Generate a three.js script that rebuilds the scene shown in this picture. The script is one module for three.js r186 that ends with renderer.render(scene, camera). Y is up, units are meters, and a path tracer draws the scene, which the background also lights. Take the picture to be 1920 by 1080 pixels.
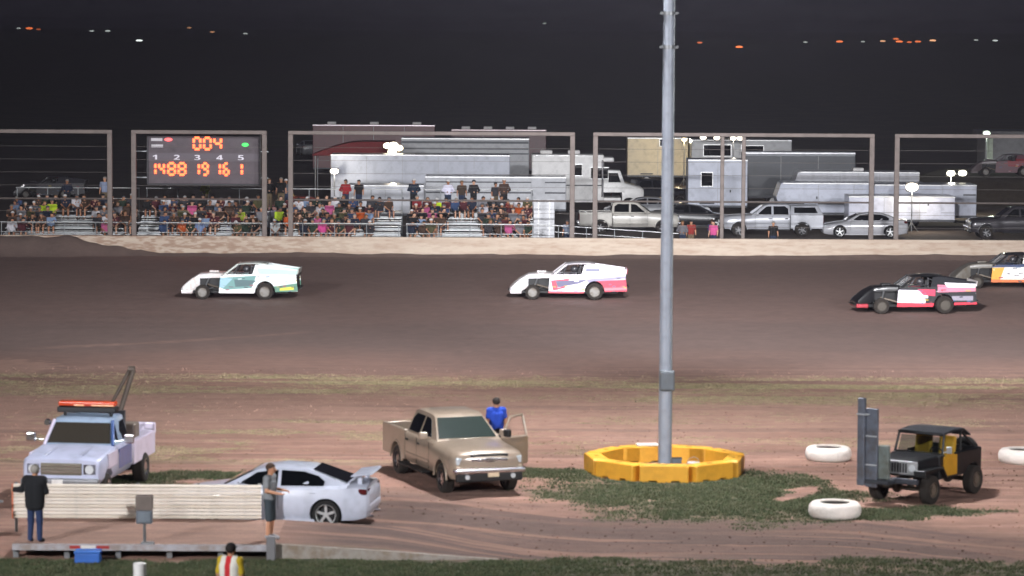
import * as THREE from 'three';
import { mergeGeometries, toCreasedNormals } from 'three/addons/utils/BufferGeometryUtils.js';
import { RoundedBoxGeometry } from 'three/addons/geometries/RoundedBoxGeometry.js';
import { MarchingCubes } from 'three/addons/objects/MarchingCubes.js';
import { Brush, Evaluator, SUBTRACTION } from 'three-bvh-csg';

// ---------- camera ----------
const scene = new THREE.Scene();
const F = 5760, HZ = 48, ROLL = 0.3, EYE = 12;             // focal length in photo pixels, horizon row, degrees, metres
const camera = new THREE.PerspectiveCamera(2 * Math.atan(540 / F) * 180 / Math.PI, 16 / 9, 1, 12000);
camera.rotation.order = 'YXZ';
camera.position.set(0, EYE, 0);
camera.rotation.x = -Math.atan((540 - HZ) / F);
camera.rotation.z = ROLL * Math.PI / 180;
camera.focus = 400; camera.userData.fStop = 1.9;           // long lens wide open, focused beyond the pits
camera.updateMatrixWorld(true);

// ---------- night sky ----------
{
  const w = 64, h = 32, d = new Float32Array(w * h * 4);
  for (let j = 0; j < h; j++) for (let i = 0; i < w; i++) {
    const up = Math.abs((j + 0.5) / h - 0.5) * 2, k = (j * w + i) * 4, g = Math.exp(-up * 5);
    d[k] = 0.006 + 0.003 * g; d[k + 1] = 0.0053 + 0.003 * g; d[k + 2] = 0.0095 + 0.003 * g; d[k + 3] = 1;
  }
  const sky = new THREE.DataTexture(d, w, h, THREE.RGBAFormat, THREE.FloatType);
  sky.mapping = THREE.EquirectangularReflectionMapping; sky.magFilter = THREE.LinearFilter; sky.needsUpdate = true;
  scene.background = sky; scene.environment = sky;
}
const renderer = new THREE.WebGLRenderer({ antialias: true });
renderer.toneMapping = THREE.LinearToneMapping;
renderer.toneMappingExposure = 1.0;
renderer.shadowMap.enabled = true;
scene.fog = new THREE.FogExp2(0xd8d4e4, 0.00021);

// ---------- floodlights (each beam belongs to a lamp head on a tower built further down) ----------
const LAMP_WHITE = new THREE.Color(0.97, 0.97, 1.0);
function beam(name, from, to, candela, half, soft = 25) {
  const s = new THREE.SpotLight(LAMP_WHITE, candela, 0, half * Math.PI / 180, 1, 2);
  s.name = name; s.position.set(...from); s.target.position.set(...to); s.castShadow = true; s.shadow.radius = soft;
  s.shadow.mapSize.set(2048, 2048); s.shadow.camera.near = 2; s.shadow.camera.far = 400;
  scene.add(s, s.target);
}
const TOWERS = [
  // pole [x, z, lamp height], beams: [aim x, aim z, candela, half angle]
  { at: [4.16, -82.4, 21], shown: true, beams: [[3.6, -81, 3700, 74], [-16, -150, 10000, 34], [30, -153, 15000, 34]] },
  { at: [-34, -22, 22], beams: [[-8, -86, 13000, 24], [-6, -150, 9000, 16], [-4, -215, 9000, 12]] },
  { at: [38, -22, 22], beams: [[8, -86, 9500, 24], [8, -150, 9000, 16], [8, -215, 9000, 12]] },
];

// ---------- helpers ----------
let seed = 12345;
const rnd = () => ((seed = (seed * 1664525 + 1013904223) >>> 0) / 4294967296);
const rr = (a, b) => a + (b - a) * rnd();
const lerp = (a, b, t) => a + (b - a) * t, clamp = (v, a = 0, b = 1) => Math.min(b, Math.max(a, v));
const sstep = (a, b, v) => { const t = clamp((v - a) / (b - a)); return t * t * (3 - 2 * t); };
const V = (x, y, z) => new THREE.Vector3(x, y, z);
function ray(px, py) { return V((px - 960) / F, (540 - py) / F, -1).applyQuaternion(camera.quaternion); }
function G(px, py, y = 0) { const d = ray(px, py), t = (y - EYE) / d.y; return V(d.x * t, y, d.z * t); }   // where a pixel meets a level
function P(px, py, z) { const d = ray(px, py), t = z / d.z; return V(d.x * t, EYE + d.y * t, z); }         // where a pixel meets an upright plane
const hash = (x, y) => { let h = Math.imul(x, 374761393) ^ Math.imul(y, 668265263); h = Math.imul(h ^ (h >>> 13), 1274126177); return ((h ^ (h >>> 16)) >>> 0) / 4294967296; };
function noise(x, y) {
  const xi = Math.floor(x), yi = Math.floor(y); let u = x - xi, v = y - yi; u = u * u * (3 - 2 * u); v = v * v * (3 - 2 * v);
  return lerp(lerp(hash(xi, yi), hash(xi + 1, yi), u), lerp(hash(xi, yi + 1), hash(xi + 1, yi + 1), u), v);
}
const fbm = (x, y, o = 4) => { let s = 0, a = 0.5, t = 0; for (let i = 0; i < o; i++) { s += a * noise(x + i * 17.3, y + i * 9.1); t += a; a *= 0.5; x *= 2.03; y *= 2.03; } return s / t; };

const used = {};
function numbered(n) { used[n] = (used[n] || 0) + 1; return used[n] === 1 ? n : n + '_' + String(used[n] - 1).padStart(3, '0'); }
function tag(o, label, category, group, kind) {
  o.userData.label = label; if (category) o.userData.category = category; if (group) o.userData.group = group; if (kind) o.userData.kind = kind;
  return o;
}
function thing(name, label, category, pos = [0, 0, 0], turn = 0, group) {
  const o = new THREE.Group(); o.name = numbered(name); o.position.set(...pos); o.rotation.y = turn; scene.add(o);
  return tag(o, label, category, group);
}
function copy(src, pos, turn, label, group) {
  const c = src.clone(); c.name = numbered(src.userData.stem || src.name); scene.add(c); c.position.set(...pos); c.rotation.y = turn;
  c.userData = { ...src.userData, label: label || src.userData.label }; if (group) c.userData.group = group;
  return c;
}
function boxUV(g, k = 0.5) {
  const p = g.attributes.position, n = g.attributes.normal, uv = new Float32Array(p.count * 2);
  for (let i = 0; i < p.count; i++) {
    const ax = Math.abs(n.getX(i)), ay = Math.abs(n.getY(i)), az = Math.abs(n.getZ(i)); let u, v;
    if (ay >= ax && ay >= az) { u = p.getX(i); v = p.getZ(i); } else if (ax >= az) { u = p.getZ(i); v = p.getY(i); } else { u = p.getX(i); v = p.getY(i); }
    uv[2 * i] = u * k; uv[2 * i + 1] = v * k;
  }
  g.setAttribute('uv', new THREE.BufferAttribute(uv, 2)); return g;
}
function clean(g, keepUV) {
  if (g.index) g = g.toNonIndexed();
  for (const k of Object.keys(g.attributes)) if (!['position', 'normal', 'uv'].includes(k)) g.deleteAttribute(k);
  if (!g.attributes.normal) g.computeVertexNormals();
  if (!keepUV || !g.attributes.uv) boxUV(g);
  return g;
}
function part(name, geos, mat, parent, keepUV) {
  geos = (Array.isArray(geos) ? geos : [geos]).map((g) => clean(g, keepUV));
  const m = new THREE.Mesh(geos.length > 1 ? mergeGeometries(geos) : geos[0], mat);
  m.name = parent ? name : numbered(name); (parent || scene).add(m); return m;
}
function each(name, geos, mat, parent) { for (const g of geos) part(name, [g], mat, parent); }
function struct(name, geos, mat, label, keepUV) { const m = part(name, geos, mat, null, keepUV); return tag(m, label, 'ground', null, 'structure'); }
const turnG = (g, rx = 0, ry = 0, rz = 0) => { if (rx) g.rotateX(rx); if (ry) g.rotateY(ry); if (rz) g.rotateZ(rz); return g; };
const box = (w, h, d, x = 0, y = 0, z = 0, rx = 0, ry = 0, rz = 0) => turnG(new THREE.BoxGeometry(w, h, d), rx, ry, rz).translate(x, y, z);
const rbox = (w, h, d, r, x = 0, y = 0, z = 0, rx = 0, ry = 0, rz = 0) => turnG(new RoundedBoxGeometry(w, h, d, 2, Math.min(r, w / 2.01, h / 2.01, d / 2.01)), rx, ry, rz).translate(x, y, z);
function cyl(rt, rb, h, x = 0, y = 0, z = 0, axis = 'y', seg = 18) { const g = new THREE.CylinderGeometry(rt, rb, h, seg); if (axis === 'x') g.rotateZ(Math.PI / 2); if (axis === 'z') g.rotateX(Math.PI / 2); return g.translate(x, y, z); }
const ball = (r, x = 0, y = 0, z = 0, sx = 1, sy = 1, sz = 1) => new THREE.SphereGeometry(r, 16, 12).scale(sx, sy, sz).translate(x, y, z);
function bar(a, b, r = 0.03, seg = 8, r2 = r) {
  const A = V(...a), B = V(...b), g = new THREE.CylinderGeometry(r2, r, A.distanceTo(B), seg);
  g.applyQuaternion(new THREE.Quaternion().setFromUnitVectors(V(0, 1, 0), B.clone().sub(A).normalize()));
  return g.translate((A.x + B.x) / 2, (A.y + B.y) / 2, (A.z + B.z) / 2);
}
function prism(pts, depth, bevel = 0, z0 = 0) {                       // outline in x, y; centred on z0
  const s = new THREE.Shape(pts.map((p) => new THREE.Vector2(...p)));
  const g = new THREE.ExtrudeGeometry(s, { depth: depth - 2 * bevel, bevelEnabled: bevel > 0, bevelThickness: bevel, bevelSize: bevel, bevelOffset: -bevel, bevelSegments: 2, curveSegments: 8 });
  return g.translate(0, 0, z0 - depth / 2 + bevel);
}
function sheet(pts, fit, thick = 0.012) {                              // an outline in x, y set on a curved side: z = fit(x, y)
  const g = new THREE.ExtrudeGeometry(new THREE.Shape(pts.map((p) => new THREE.Vector2(...p))), { depth: thick, bevelEnabled: false }), p = g.attributes.position;
  for (let i = 0; i < p.count; i++) { const z = fit(p.getX(i), p.getY(i)); p.setZ(i, z + Math.sign(z) * (p.getZ(i) - 0.004)); }
  if (fit(pts[0][0], pts[0][1]) < 0) flip(g);
  g.computeVertexNormals(); return g;
}
function flip(g) { if (g.index) g = g.toNonIndexed(); const p = g.attributes.position.array; for (let i = 0; i < p.length; i += 9) for (let k = 0; k < 3; k++) { const t = p[i + 3 + k]; p[i + 3 + k] = p[i + 6 + k]; p[i + 6 + k] = t; } return g; }
function plate(a, b, c, d, thick = 0.012) {                            // a four-cornered pane
  const A = V(...a), B = V(...b), C = V(...c), D = V(...d), n = B.clone().sub(A).cross(D.clone().sub(A)).normalize().multiplyScalar(thick);
  const q = [A, B, C, D], o = q.map((p) => p.clone().add(n)), t = [];
  const quad = (p, r, s, u) => t.push(...p.toArray(), ...r.toArray(), ...s.toArray(), ...p.toArray(), ...s.toArray(), ...u.toArray());
  quad(...o); quad(D, C, B, A); for (let i = 0; i < 4; i++) quad(q[i], q[(i + 1) % 4], o[(i + 1) % 4], o[i]);
  const g = new THREE.BufferGeometry(); g.setAttribute('position', new THREE.Float32BufferAttribute(t, 3)); g.computeVertexNormals(); return g;
}
function loft(sections, crease = 0.6) {                                // [{x, ring: [[y, z], ...]}]
  const n = sections[0].ring.length, pos = [], idx = [];
  for (const s of sections) for (const [y, z] of s.ring) pos.push(s.x, y, z);
  const m = sections.length;
  for (let i = 0; i < m - 1; i++) for (let j = 0; j < n; j++) { const a = i * n + j, b = i * n + (j + 1) % n, c = a + n, d = b + n; idx.push(a, c, b, b, c, d); }
  for (const [e, f] of [[0, 1], [m - 1, -1]]) {
    const c = [0, 0, 0]; for (let j = 0; j < n; j++) for (let k = 0; k < 3; k++) c[k] += pos[(e * n + j) * 3 + k] / n;
    const ci = pos.length / 3; pos.push(...c);
    for (let j = 0; j < n; j++) { const a = e * n + j, b = e * n + (j + 1) % n; f > 0 ? idx.push(ci, a, b) : idx.push(ci, b, a); }
  }
  let vol = 0; const v = (i) => V(pos[3 * i], pos[3 * i + 1], pos[3 * i + 2]);
  for (let i = 0; i < idx.length; i += 3) vol += v(idx[i]).dot(v(idx[i + 1]).cross(v(idx[i + 2])));
  if (vol < 0) for (let i = 0; i < idx.length; i += 3) [idx[i], idx[i + 1]] = [idx[i + 1], idx[i]];
  const g = new THREE.BufferGeometry(); g.setAttribute('position', new THREE.Float32BufferAttribute(pos, 3)); g.setIndex(idx);
  return toCreasedNormals(g, crease);
}
const ringB = (yb, yt, wb, ws, wt, crown = 0.02) => {
  const a = lerp(yb, yt, 0.22), b = lerp(yb, yt, 0.72), r = [[yb, wb], [a, ws], [b, ws], [lerp(b, yt, 0.75), lerp(ws, wt, 0.35)], [yt, wt], [yt + crown, wt * 0.5]];
  return [...r, ...r.slice().reverse().map(([y, z]) => [y, -z])];
};
const csg = new Evaluator(); csg.attributes = ['position', 'normal', 'uv'];
function cut(geo, cutters) {
  let a = new Brush(clean(geo)); a.updateMatrixWorld();
  for (const c of cutters) { const b = new Brush(clean(c)); b.updateMatrixWorld(); a = csg.evaluate(a, b, SUBTRACTION); }
  return a.geometry;
}

// ---------- materials ----------
function noiseTexture(n, f, srgb) {
  const d = new Uint8Array(n * n * 4);
  for (let j = 0; j < n; j++) for (let i = 0; i < n; i++) { const c = f(i / n, j / n), k = (j * n + i) * 4; d[k] = c[0] * 255; d[k + 1] = c[1] * 255; d[k + 2] = c[2] * 255; d[k + 3] = 255; }
  const t = new THREE.DataTexture(d, n, n, THREE.RGBAFormat); t.wrapS = t.wrapT = THREE.RepeatWrapping; t.magFilter = THREE.LinearFilter; t.minFilter = THREE.LinearMipmapLinearFilter; t.generateMipmaps = true;
  if (srgb) t.colorSpace = THREE.SRGBColorSpace; t.needsUpdate = true; return t;
}
const wrapN = (u, v, f) => lerp(lerp(fbm(u * f, v * f), fbm((u - 1) * f, v * f), u), lerp(fbm(u * f, (v - 1) * f), fbm((u - 1) * f, (v - 1) * f), u), v);
const grime = noiseTexture(256, (u, v) => { const n = wrapN(u, v, 6), m = wrapN(u, v, 22), s = clamp(1.0 - 0.1 * sstep(0.4, 0.8, n) - 0.05 * m); return [s, s * 0.99, s * 0.97]; }, true);
const dirty = noiseTexture(256, (u, v) => { const n = sstep(0.35, 0.75, 0.6 * wrapN(u, v, 7) + 0.4 * wrapN(u, v, 24)), m = wrapN(u, v, 30); const s = 0.98 - 0.12 * m; return [s * lerp(1, 0.84, n), s * lerp(1, 0.77, n), s * lerp(1, 0.7, n)]; }, true);
const grain = noiseTexture(256, (u, v) => { const s = wrapN(u, v, 40); return [s, s, s]; });
const mats = {};
function paint(c, o = {}) {
  const key = 'p' + c + JSON.stringify(o); if (mats[key]) return mats[key];
  return mats[key] = new THREE.MeshPhysicalMaterial({ color: c, roughness: o.r ?? 0.38, metalness: o.m ?? 0, clearcoat: o.coat ?? 0.7, clearcoatRoughness: 0.12, map: o.dirty ? dirty : grime });
}
function mat(c, r = 0.8, m = 0, o = {}) {
  const key = 'm' + c + r + '_' + m + JSON.stringify(o); if (mats[key]) return mats[key];
  const x = { color: c, roughness: r, metalness: m, map: o.plain ? null : o.dirty ? dirty : grime };
  if (o.bump) { x.bumpMap = grain; x.bumpScale = o.bump; }
  return mats[key] = new THREE.MeshStandardMaterial(x);
}
function glow(r, g, b, k = 1) { const key = 'g' + [r, g, b, k]; return mats[key] ??= new THREE.MeshStandardMaterial({ color: 0x222222, emissive: new THREE.Color(r, g, b), emissiveIntensity: k, roughness: 0.5 }); }
const glassDark = new THREE.MeshPhysicalMaterial({ color: 0x0b0e11, roughness: 0.06, clearcoat: 1, clearcoatRoughness: 0.02 });
const glassClear = new THREE.MeshPhysicalMaterial({ color: 0xcfd8d8, roughness: 0.03, transmission: 1, thickness: 0, ior: 1.5 });
const chrome = new THREE.MeshStandardMaterial({ color: 0xd8d8dc, roughness: 0.16, metalness: 1 });
const steel = mat(0x8d9095, 0.42, 0.75), galv = mat(0x9aa0a6, 0.45, 0.6), alum = mat(0xc3c6ca, 0.38, 0.7);
const black = mat(0x0e0e10, 0.6), rubber = mat(0x121212, 0.9, 0, { bump: 0.004 }), rubberDusty = mat(0x2b2622, 0.95, 0, { dirty: true, bump: 0.004 });

// ---------- ground ----------
const mix3 = (a, b, t) => [lerp(a[0], b[0], t), lerp(a[1], b[1], t), lerp(a[2], b[2], t)];
const SOIL = { pale: [0.375, 0.225, 0.17], mid: [0.26, 0.143, 0.106], dark: [0.09, 0.055, 0.044], track: [0.185, 0.116, 0.097], low: [0.15, 0.1, 0.086], straw: [0.33, 0.26, 0.155], olive: [0.23, 0.18, 0.108], green: [0.058, 0.078, 0.036] };
const blob = (x, z, cx, cz, rx, rz, turn = 0) => { const c = Math.cos(turn), s = Math.sin(turn), dx = x - cx, dz = z - cz, a = (dx * c + dz * s) / rx, b = (-dx * s + dz * c) / rz; return 1 - Math.sqrt(a * a + b * b); };
function greenCover(X, Z) {                                            // 0..1: how much green grass grows here
  const n = (fbm(X * 0.55, Z * 0.55, 4) - 0.5) * 1.2, x = X + (fbm(X * 0.35 + 31, Z * 0.5, 3) - 0.5) * 3.4, z = Z + (fbm(X * 0.5, Z * 0.5 + 57, 3) - 0.5) * 1.8;
  let g = blob(x, z, 5.1, -78.4, 4.5, 5.1) + n * 0.5;
  g = Math.max(g, blob(x, z, 9.4, -75.3, 3.4, 1.5) + n * 0.9 - 0.1);
  g = Math.max(g, blob(x, z, 0.9, -81.8, 1.5, 1.1) + n * 0.5);
  g = Math.max(g, blob(x, z, -8.9, -80.4, 1.7, 1.7) + n * 0.6);
  g -= 1.6 * clamp(blob(x, z, 7.1, -78.6, 1.5, 0.55, -0.9) + n * 0.4 + 0.1);
  const front = sstep(-68.9, -68.1, z + n * 0.9) * (1 - 0.55 * sstep(-1, 3, x + n * 3));
  return clamp(Math.max(sstep(-0.05, 0.42, g) * (0.55 + 0.6 * fbm(X * 1.6, Z * 1.6, 3)), front * sstep(0.2, 0.42, fbm(x * 0.9, z * 0.9) + front * 0.25)));
}
function strawCover(x, z) {
  const n = fbm(x * 0.12 + 3, z * 0.9, 4), c = -102.4 + 0.5 * Math.sin(x * 0.12);
  const band = 1 - sstep(0.4, 5.2 + (x > 4 ? 1.2 : 0), Math.abs(z - c) * (z < c ? 1.6 : 1));
  const spots = sstep(0.55, 0.7, fbm(x * 0.3 + 9, z * 0.8)) * sstep(-97, -92, z) * (1 - sstep(-84, -80, z)) * 0.45 * (x < 0 ? 1 : 0.5);
  return clamp(Math.max(band * sstep(0.3, 0.62, n) * (0.35 + 0.9 * sstep(0.3, 0.62, fbm(x * 0.16 + 21, z * 0.35, 3))), spots));
}
function soil(x, z) {
  const s1 = fbm(x * 0.05 + 7, z * 1.1, 4), s2 = fbm(x * 0.22, z * 3.1 + 40, 3), f = fbm(x * 3.1, z * 3.1, 3), big = fbm(x * 0.1, z * 0.14, 3);
  const zz = z + (big - 0.5) * 6;
  let c = mix3(SOIL.track, SOIL.low, sstep(-127.5, -120, zz));
  c = mix3(c, SOIL.mid, sstep(-116, -105, zz) * 0.6);
  c = mix3(c, SOIL.mid, sstep(-106, -102.5, zz));
  c = mix3(c, SOIL.pale, sstep(-103, -98, z) * (1 - sstep(-92.5, -88, zz)) * (0.5 + 0.8 * (s1 - 0.3)));
  c = mix3(c, SOIL.pale, 0.55 * sstep(0.5, 0.72, s2) * sstep(-112, -100, z));
  c = mix3(c, SOIL.dark, 0.4 * sstep(0.52, 0.72, s1) * sstep(-103, -97, z));
  // damp wheel tracks curving past the pickup along the near side
  const lane = z - lerp(lerp(-78.6, -75.6, sstep(-3.5, 2.5, x)), -72.6, sstep(7, 13, x)) + (big - 0.5) * 2;
  const wet = sstep(-0.4, 1.8, lane) * sstep(-6.2, -3.6, x) * (1 - 0.5 * sstep(9, 14, x));
  c = mix3(c, SOIL.dark, wet * (0.8 + 0.2 * sstep(0.35, 0.6, fbm(x * 0.12 + 4, lane * 1.9, 3))));
  c = mix3(c, SOIL.mid, 0.7 * wet * sstep(0.58, 0.7, fbm(x * 0.1 + 11, lane * 2.6, 3)));
  // dry tongue of dust at the left end of the straight, and a pale sweep of a tyre
  const tongue = blob(x, z, -18.2, -106.5, 2.6, 3.2, 0.3) + (f - 0.5) * 0.5; c = mix3(c, SOIL.pale, 0.55 * sstep(0, 0.35, tongue));
  const sweep = Math.abs(z + 114.5 + 0.55 * (x + 15) + 0.03 * (x + 15) ** 2); c = mix3(c, SOIL.pale, 0.3 * (1 - sstep(0.15, 0.7, sweep)) * (1 - sstep(3, 6, Math.abs(x + 13))) * (0.4 + f));
  c = mix3(c, mix3(SOIL.olive, SOIL.straw, f), strawCover(x, z) * 0.85);
  c = mix3(c, mix3(SOIL.green, SOIL.dark, 0.35 * f), greenCover(x, z) * 0.85);
  const k = 0.84 + 0.32 * f + 0.14 * (fbm(x * 11, z * 11, 2) - 0.5);
  return [c[0] * k, c[1] * k, c[2] * k];
}
function soilTexture(x0, x1, z0, z1, w, h) {
  const d = new Uint8Array(w * h * 4), enc = (v) => clamp(v <= 0.0031308 ? v * 12.92 : 1.055 * v ** (1 / 2.4) - 0.055) * 255;
  for (let j = 0; j < h; j++) for (let i = 0; i < w; i++) {
    const c = soil(lerp(x0, x1, (i + 0.5) / w), lerp(z0, z1, (j + 0.5) / h)), k = (j * w + i) * 4; d[k] = enc(c[0]); d[k + 1] = enc(c[1]); d[k + 2] = enc(c[2]); d[k + 3] = 255;
  }
  const t = new THREE.DataTexture(d, w, h, THREE.RGBAFormat); t.colorSpace = THREE.SRGBColorSpace; t.magFilter = THREE.LinearFilter; t.minFilter = THREE.LinearMipmapLinearFilter; t.generateMipmaps = true; t.needsUpdate = true; return t;
}
function reliefAt(x, z) {                                              // small ruts and clods, in metres
  const edge = sstep(-108, -106, z);
  return edge * ((fbm(x * 0.4, z * 2.2, 3) - 0.5) * 0.045 + (fbm(x * 2.3, z * 2.6, 3) - 0.5) * 0.035);
}
function field(x0, x1, z0, z1, nx, nz, height) {
  const p = [], uv = [], idx = [];
  for (let j = 0; j <= nz; j++) for (let i = 0; i <= nx; i++) { const x = lerp(x0, x1, i / nx), z = lerp(z0, z1, j / nz); p.push(x, height(x, z), z); uv.push(i / nx, j / nz); }
  for (let j = 0; j < nz; j++) for (let i = 0; i < nx; i++) { const a = j * (nx + 1) + i, b = a + 1, c = a + nx + 1, d = c + 1; idx.push(a, c, b, b, c, d); }
  const g = new THREE.BufferGeometry(); g.setAttribute('position', new THREE.Float32BufferAttribute(p, 3)); g.setAttribute('uv', new THREE.Float32BufferAttribute(uv, 2)); g.setIndex(idx); g.computeVertexNormals(); return g;
}
const WALL_Z = -159.6;
let INFIELD;
{
  const plain = noiseTexture(512, (u, v) => { const n = wrapN(u, v, 8), m = wrapN(u, v, 50); return [0.2 + 0.16 * n + 0.1 * m, 0.19 + 0.14 * n + 0.1 * m, 0.15 + 0.1 * n + 0.08 * m]; }, true);
  plain.repeat.set(400, 400);
  const g = field(-6000, 6000, -9000, 200, 8, 8, () => -0.09);
  struct('ground', g, new THREE.MeshStandardMaterial({ map: plain, roughness: 1 }), 'dark open plain running out to the horizon behind the race track', true);

  const fine = grain.clone(); fine.repeat.set(70, 60); fine.needsUpdate = true;
  const inf = field(-34, 34, -108, -52, 300, 300, reliefAt);
  struct('infield_dirt', inf, INFIELD = new THREE.MeshStandardMaterial({ map: soilTexture(-34, 34, -108, -52, 2048, 2048), roughness: 0.95, bumpMap: fine, bumpScale: 0.03 }), 'reddish brown dirt infield with streaks of dry grass and wheel tracks', true);

  const far = field(-70, 70, WALL_Z - 0.2, -108, 260, 110, (x, z) => sstep(-108, -112, z) * ((fbm(x * 0.16, z * 1.1, 3) - 0.5) * 0.05 + (fbm(x * 1.4, z * 1.6, 3) - 0.5) * 0.03));
  struct('race_track', far, new THREE.MeshStandardMaterial({ map: soilTexture(-70, 70, WALL_Z - 0.2, -108, 2048, 1024), roughness: 0.82 }), 'dark brown packed clay back straight of the oval race track', true);

  const bank = field(-70, 70, WALL_Z + 0.12, WALL_Z + 2.4, 420, 14, (x, z) => {
    const t = (z - WALL_Z - 0.12) / 2.28, left = 1 - sstep(-24.5, -18.6, x + (fbm(x * 0.7, 5) - 0.5) * 4);
    const h = lerp(0.1 + 0.16 * fbm(x * 0.5, 2, 3) + 0.1 * sstep(8, 24, x), 1.02 + 0.1 * (fbm(x * 0.6, 8) - 0.5), left), w = lerp(0.35, 1, left);
    return -0.04 + h * (1 - sstep(0, w, t)) + 0.05 * (fbm(x * 1.7, z * 3, 3) - 0.5) * (1 - t);
  });
  const bt = noiseTexture(256, (u, v) => { const n = wrapN(u, v, 9), m = wrapN(u, v, 40), k = 0.8 + 0.25 * n + 0.2 * m; return [0.4 * k, 0.335 * k, 0.31 * k]; }, true); bt.repeat.set(30, 1);
  struct('dirt_bank', bank, new THREE.MeshStandardMaterial({ map: bt, roughness: 0.95 }), 'ridge of brown clay thrown up against the foot of the track wall', true);

  const pt = noiseTexture(512, (u, v) => { const n = wrapN(u, v, 6), m = wrapN(u, v, 44), k = 0.7 + 0.45 * n + 0.3 * m; return [0.3 * k, 0.26 * k, 0.235 * k]; }, true); pt.repeat.set(12, 8);
  const pit = field(-90, 90, -300, WALL_Z - 0.2, 120, 90, (x, z) => -0.03 + (fbm(x * 0.3, z * 0.3, 3) - 0.5) * 0.1);
  struct('pit_ground', pit, new THREE.MeshStandardMaterial({ map: pt, roughness: 1 }), 'trampled dark dirt of the pit area behind the track wall', true);
}

// ---------- grass: short blades where the ground is green ----------
{
  const blade = (x, z, h, a, lean) => { const c = Math.cos(a) * 0.012, s = Math.sin(a) * 0.012, lx = Math.cos(a + 1.3) * lean, lz = Math.sin(a + 1.3) * lean; return [x - c, 0, z - s, x + c, 0, z + s, x + lx, h, z + lz]; };
  const tuft = (n, h) => { const p = []; for (let i = 0; i < n; i++) p.push(...blade(rr(-0.09, 0.09), rr(-0.09, 0.09), h * rr(0.5, 1.1), rr(0, 6.28), rr(0.01, 0.06))); const g = new THREE.BufferGeometry(); g.setAttribute('position', new THREE.Float32BufferAttribute(p, 3)); g.computeVertexNormals(); return g; };
  const sow = (name, label, n, cover, x0, x1, z0, z1, colors, h) => {
    const m = new THREE.MeshStandardMaterial({ color: 0xffffff, roughness: 0.9, side: THREE.DoubleSide }), spots = []; let tries = 0;
    while (spots.length < n && tries++ < n * 40) { const x = rr(x0, x1), z = rr(z0, z1); if (rnd() < cover(x, z)) spots.push([x, z]); }
    const im = new THREE.InstancedMesh(tuft(9, h), m, spots.length), M4 = new THREE.Matrix4(), q = new THREE.Quaternion(), c = new THREE.Color();
    spots.forEach(([x, z], i) => { q.setFromAxisAngle(V(0, 1, 0), rr(0, 6.28)); const s = rr(0.6, 1.3); im.setMatrixAt(i, M4.compose(V(x, reliefAt(x, z) - 0.005, z), q, V(s, s * rr(0.6, 1.2), s))); const a = colors[Math.floor(rnd() * colors.length)], k = rr(0.75, 1.25); im.setColorAt(i, c.setRGB(a[0] * k, a[1] * k, a[2] * k)); });
    im.name = numbered(name); scene.add(im); tag(im, label, 'grass', null, 'stuff');
  };
  const inRing = (x, z) => Math.hypot(x - 4.16, z + 82.4);
  sow('green_grass', 'short dark green grass around the yellow barrier ring and along the near edge', 110000, (x, z) => (Math.abs(inRing(x, z) - 1.85) < 0.32 ? 0 : z > -72.4 && z < -68.25 && x < -0.2 ? 0 : greenCover(x, z)), -20, 20, -84, -57, [[0.06, 0.085, 0.034], [0.08, 0.095, 0.045], [0.12, 0.115, 0.06], [0.05, 0.07, 0.03]], 0.055);
  sow('dry_grass', 'patchy strip of dry yellow grass between infield and track', 20000, (x, z) => strawCover(x, z) * 0.4, -22, 22, -108, -84, [[0.42, 0.34, 0.2], [0.34, 0.28, 0.16], [0.27, 0.25, 0.13]], 0.035);
}

// ---------- loose clods of dirt ----------
{
  const g = new THREE.IcosahedronGeometry(0.03, 0), n = 12000, im = new THREE.InstancedMesh(g, new THREE.MeshStandardMaterial({ color: 0xffffff, roughness: 1 }), n), M4 = new THREE.Matrix4(), q = new THREE.Quaternion(), c = new THREE.Color();
  for (let i = 0; i < n;) {
    const x = rr(-20, 20), z = rr(-107, -66); if (z > -72.4 && z < -68 && x < 0) continue; if (rnd() > 0.25 + fbm(x * 0.3, z * 1.2, 3)) continue;
    const k = soil(x, z), f = rr(0.7, 1.25), s = rr(0.2, 1) ** 3 * 1.2 + 0.15; q.setFromEuler(new THREE.Euler(rr(0, 6), rr(0, 6), rr(0, 6)));
    im.setMatrixAt(i, M4.compose(V(x, reliefAt(x, z), z), q, V(s, s * 0.7, s))); im.setColorAt(i, c.setRGB(k[0] * f, k[1] * f, k[2] * f)); i++;
  }
  im.name = 'dirt_clods'; scene.add(im); tag(im, 'small loose clods of dirt scattered over the infield', 'dirt', null, 'stuff');
}

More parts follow.
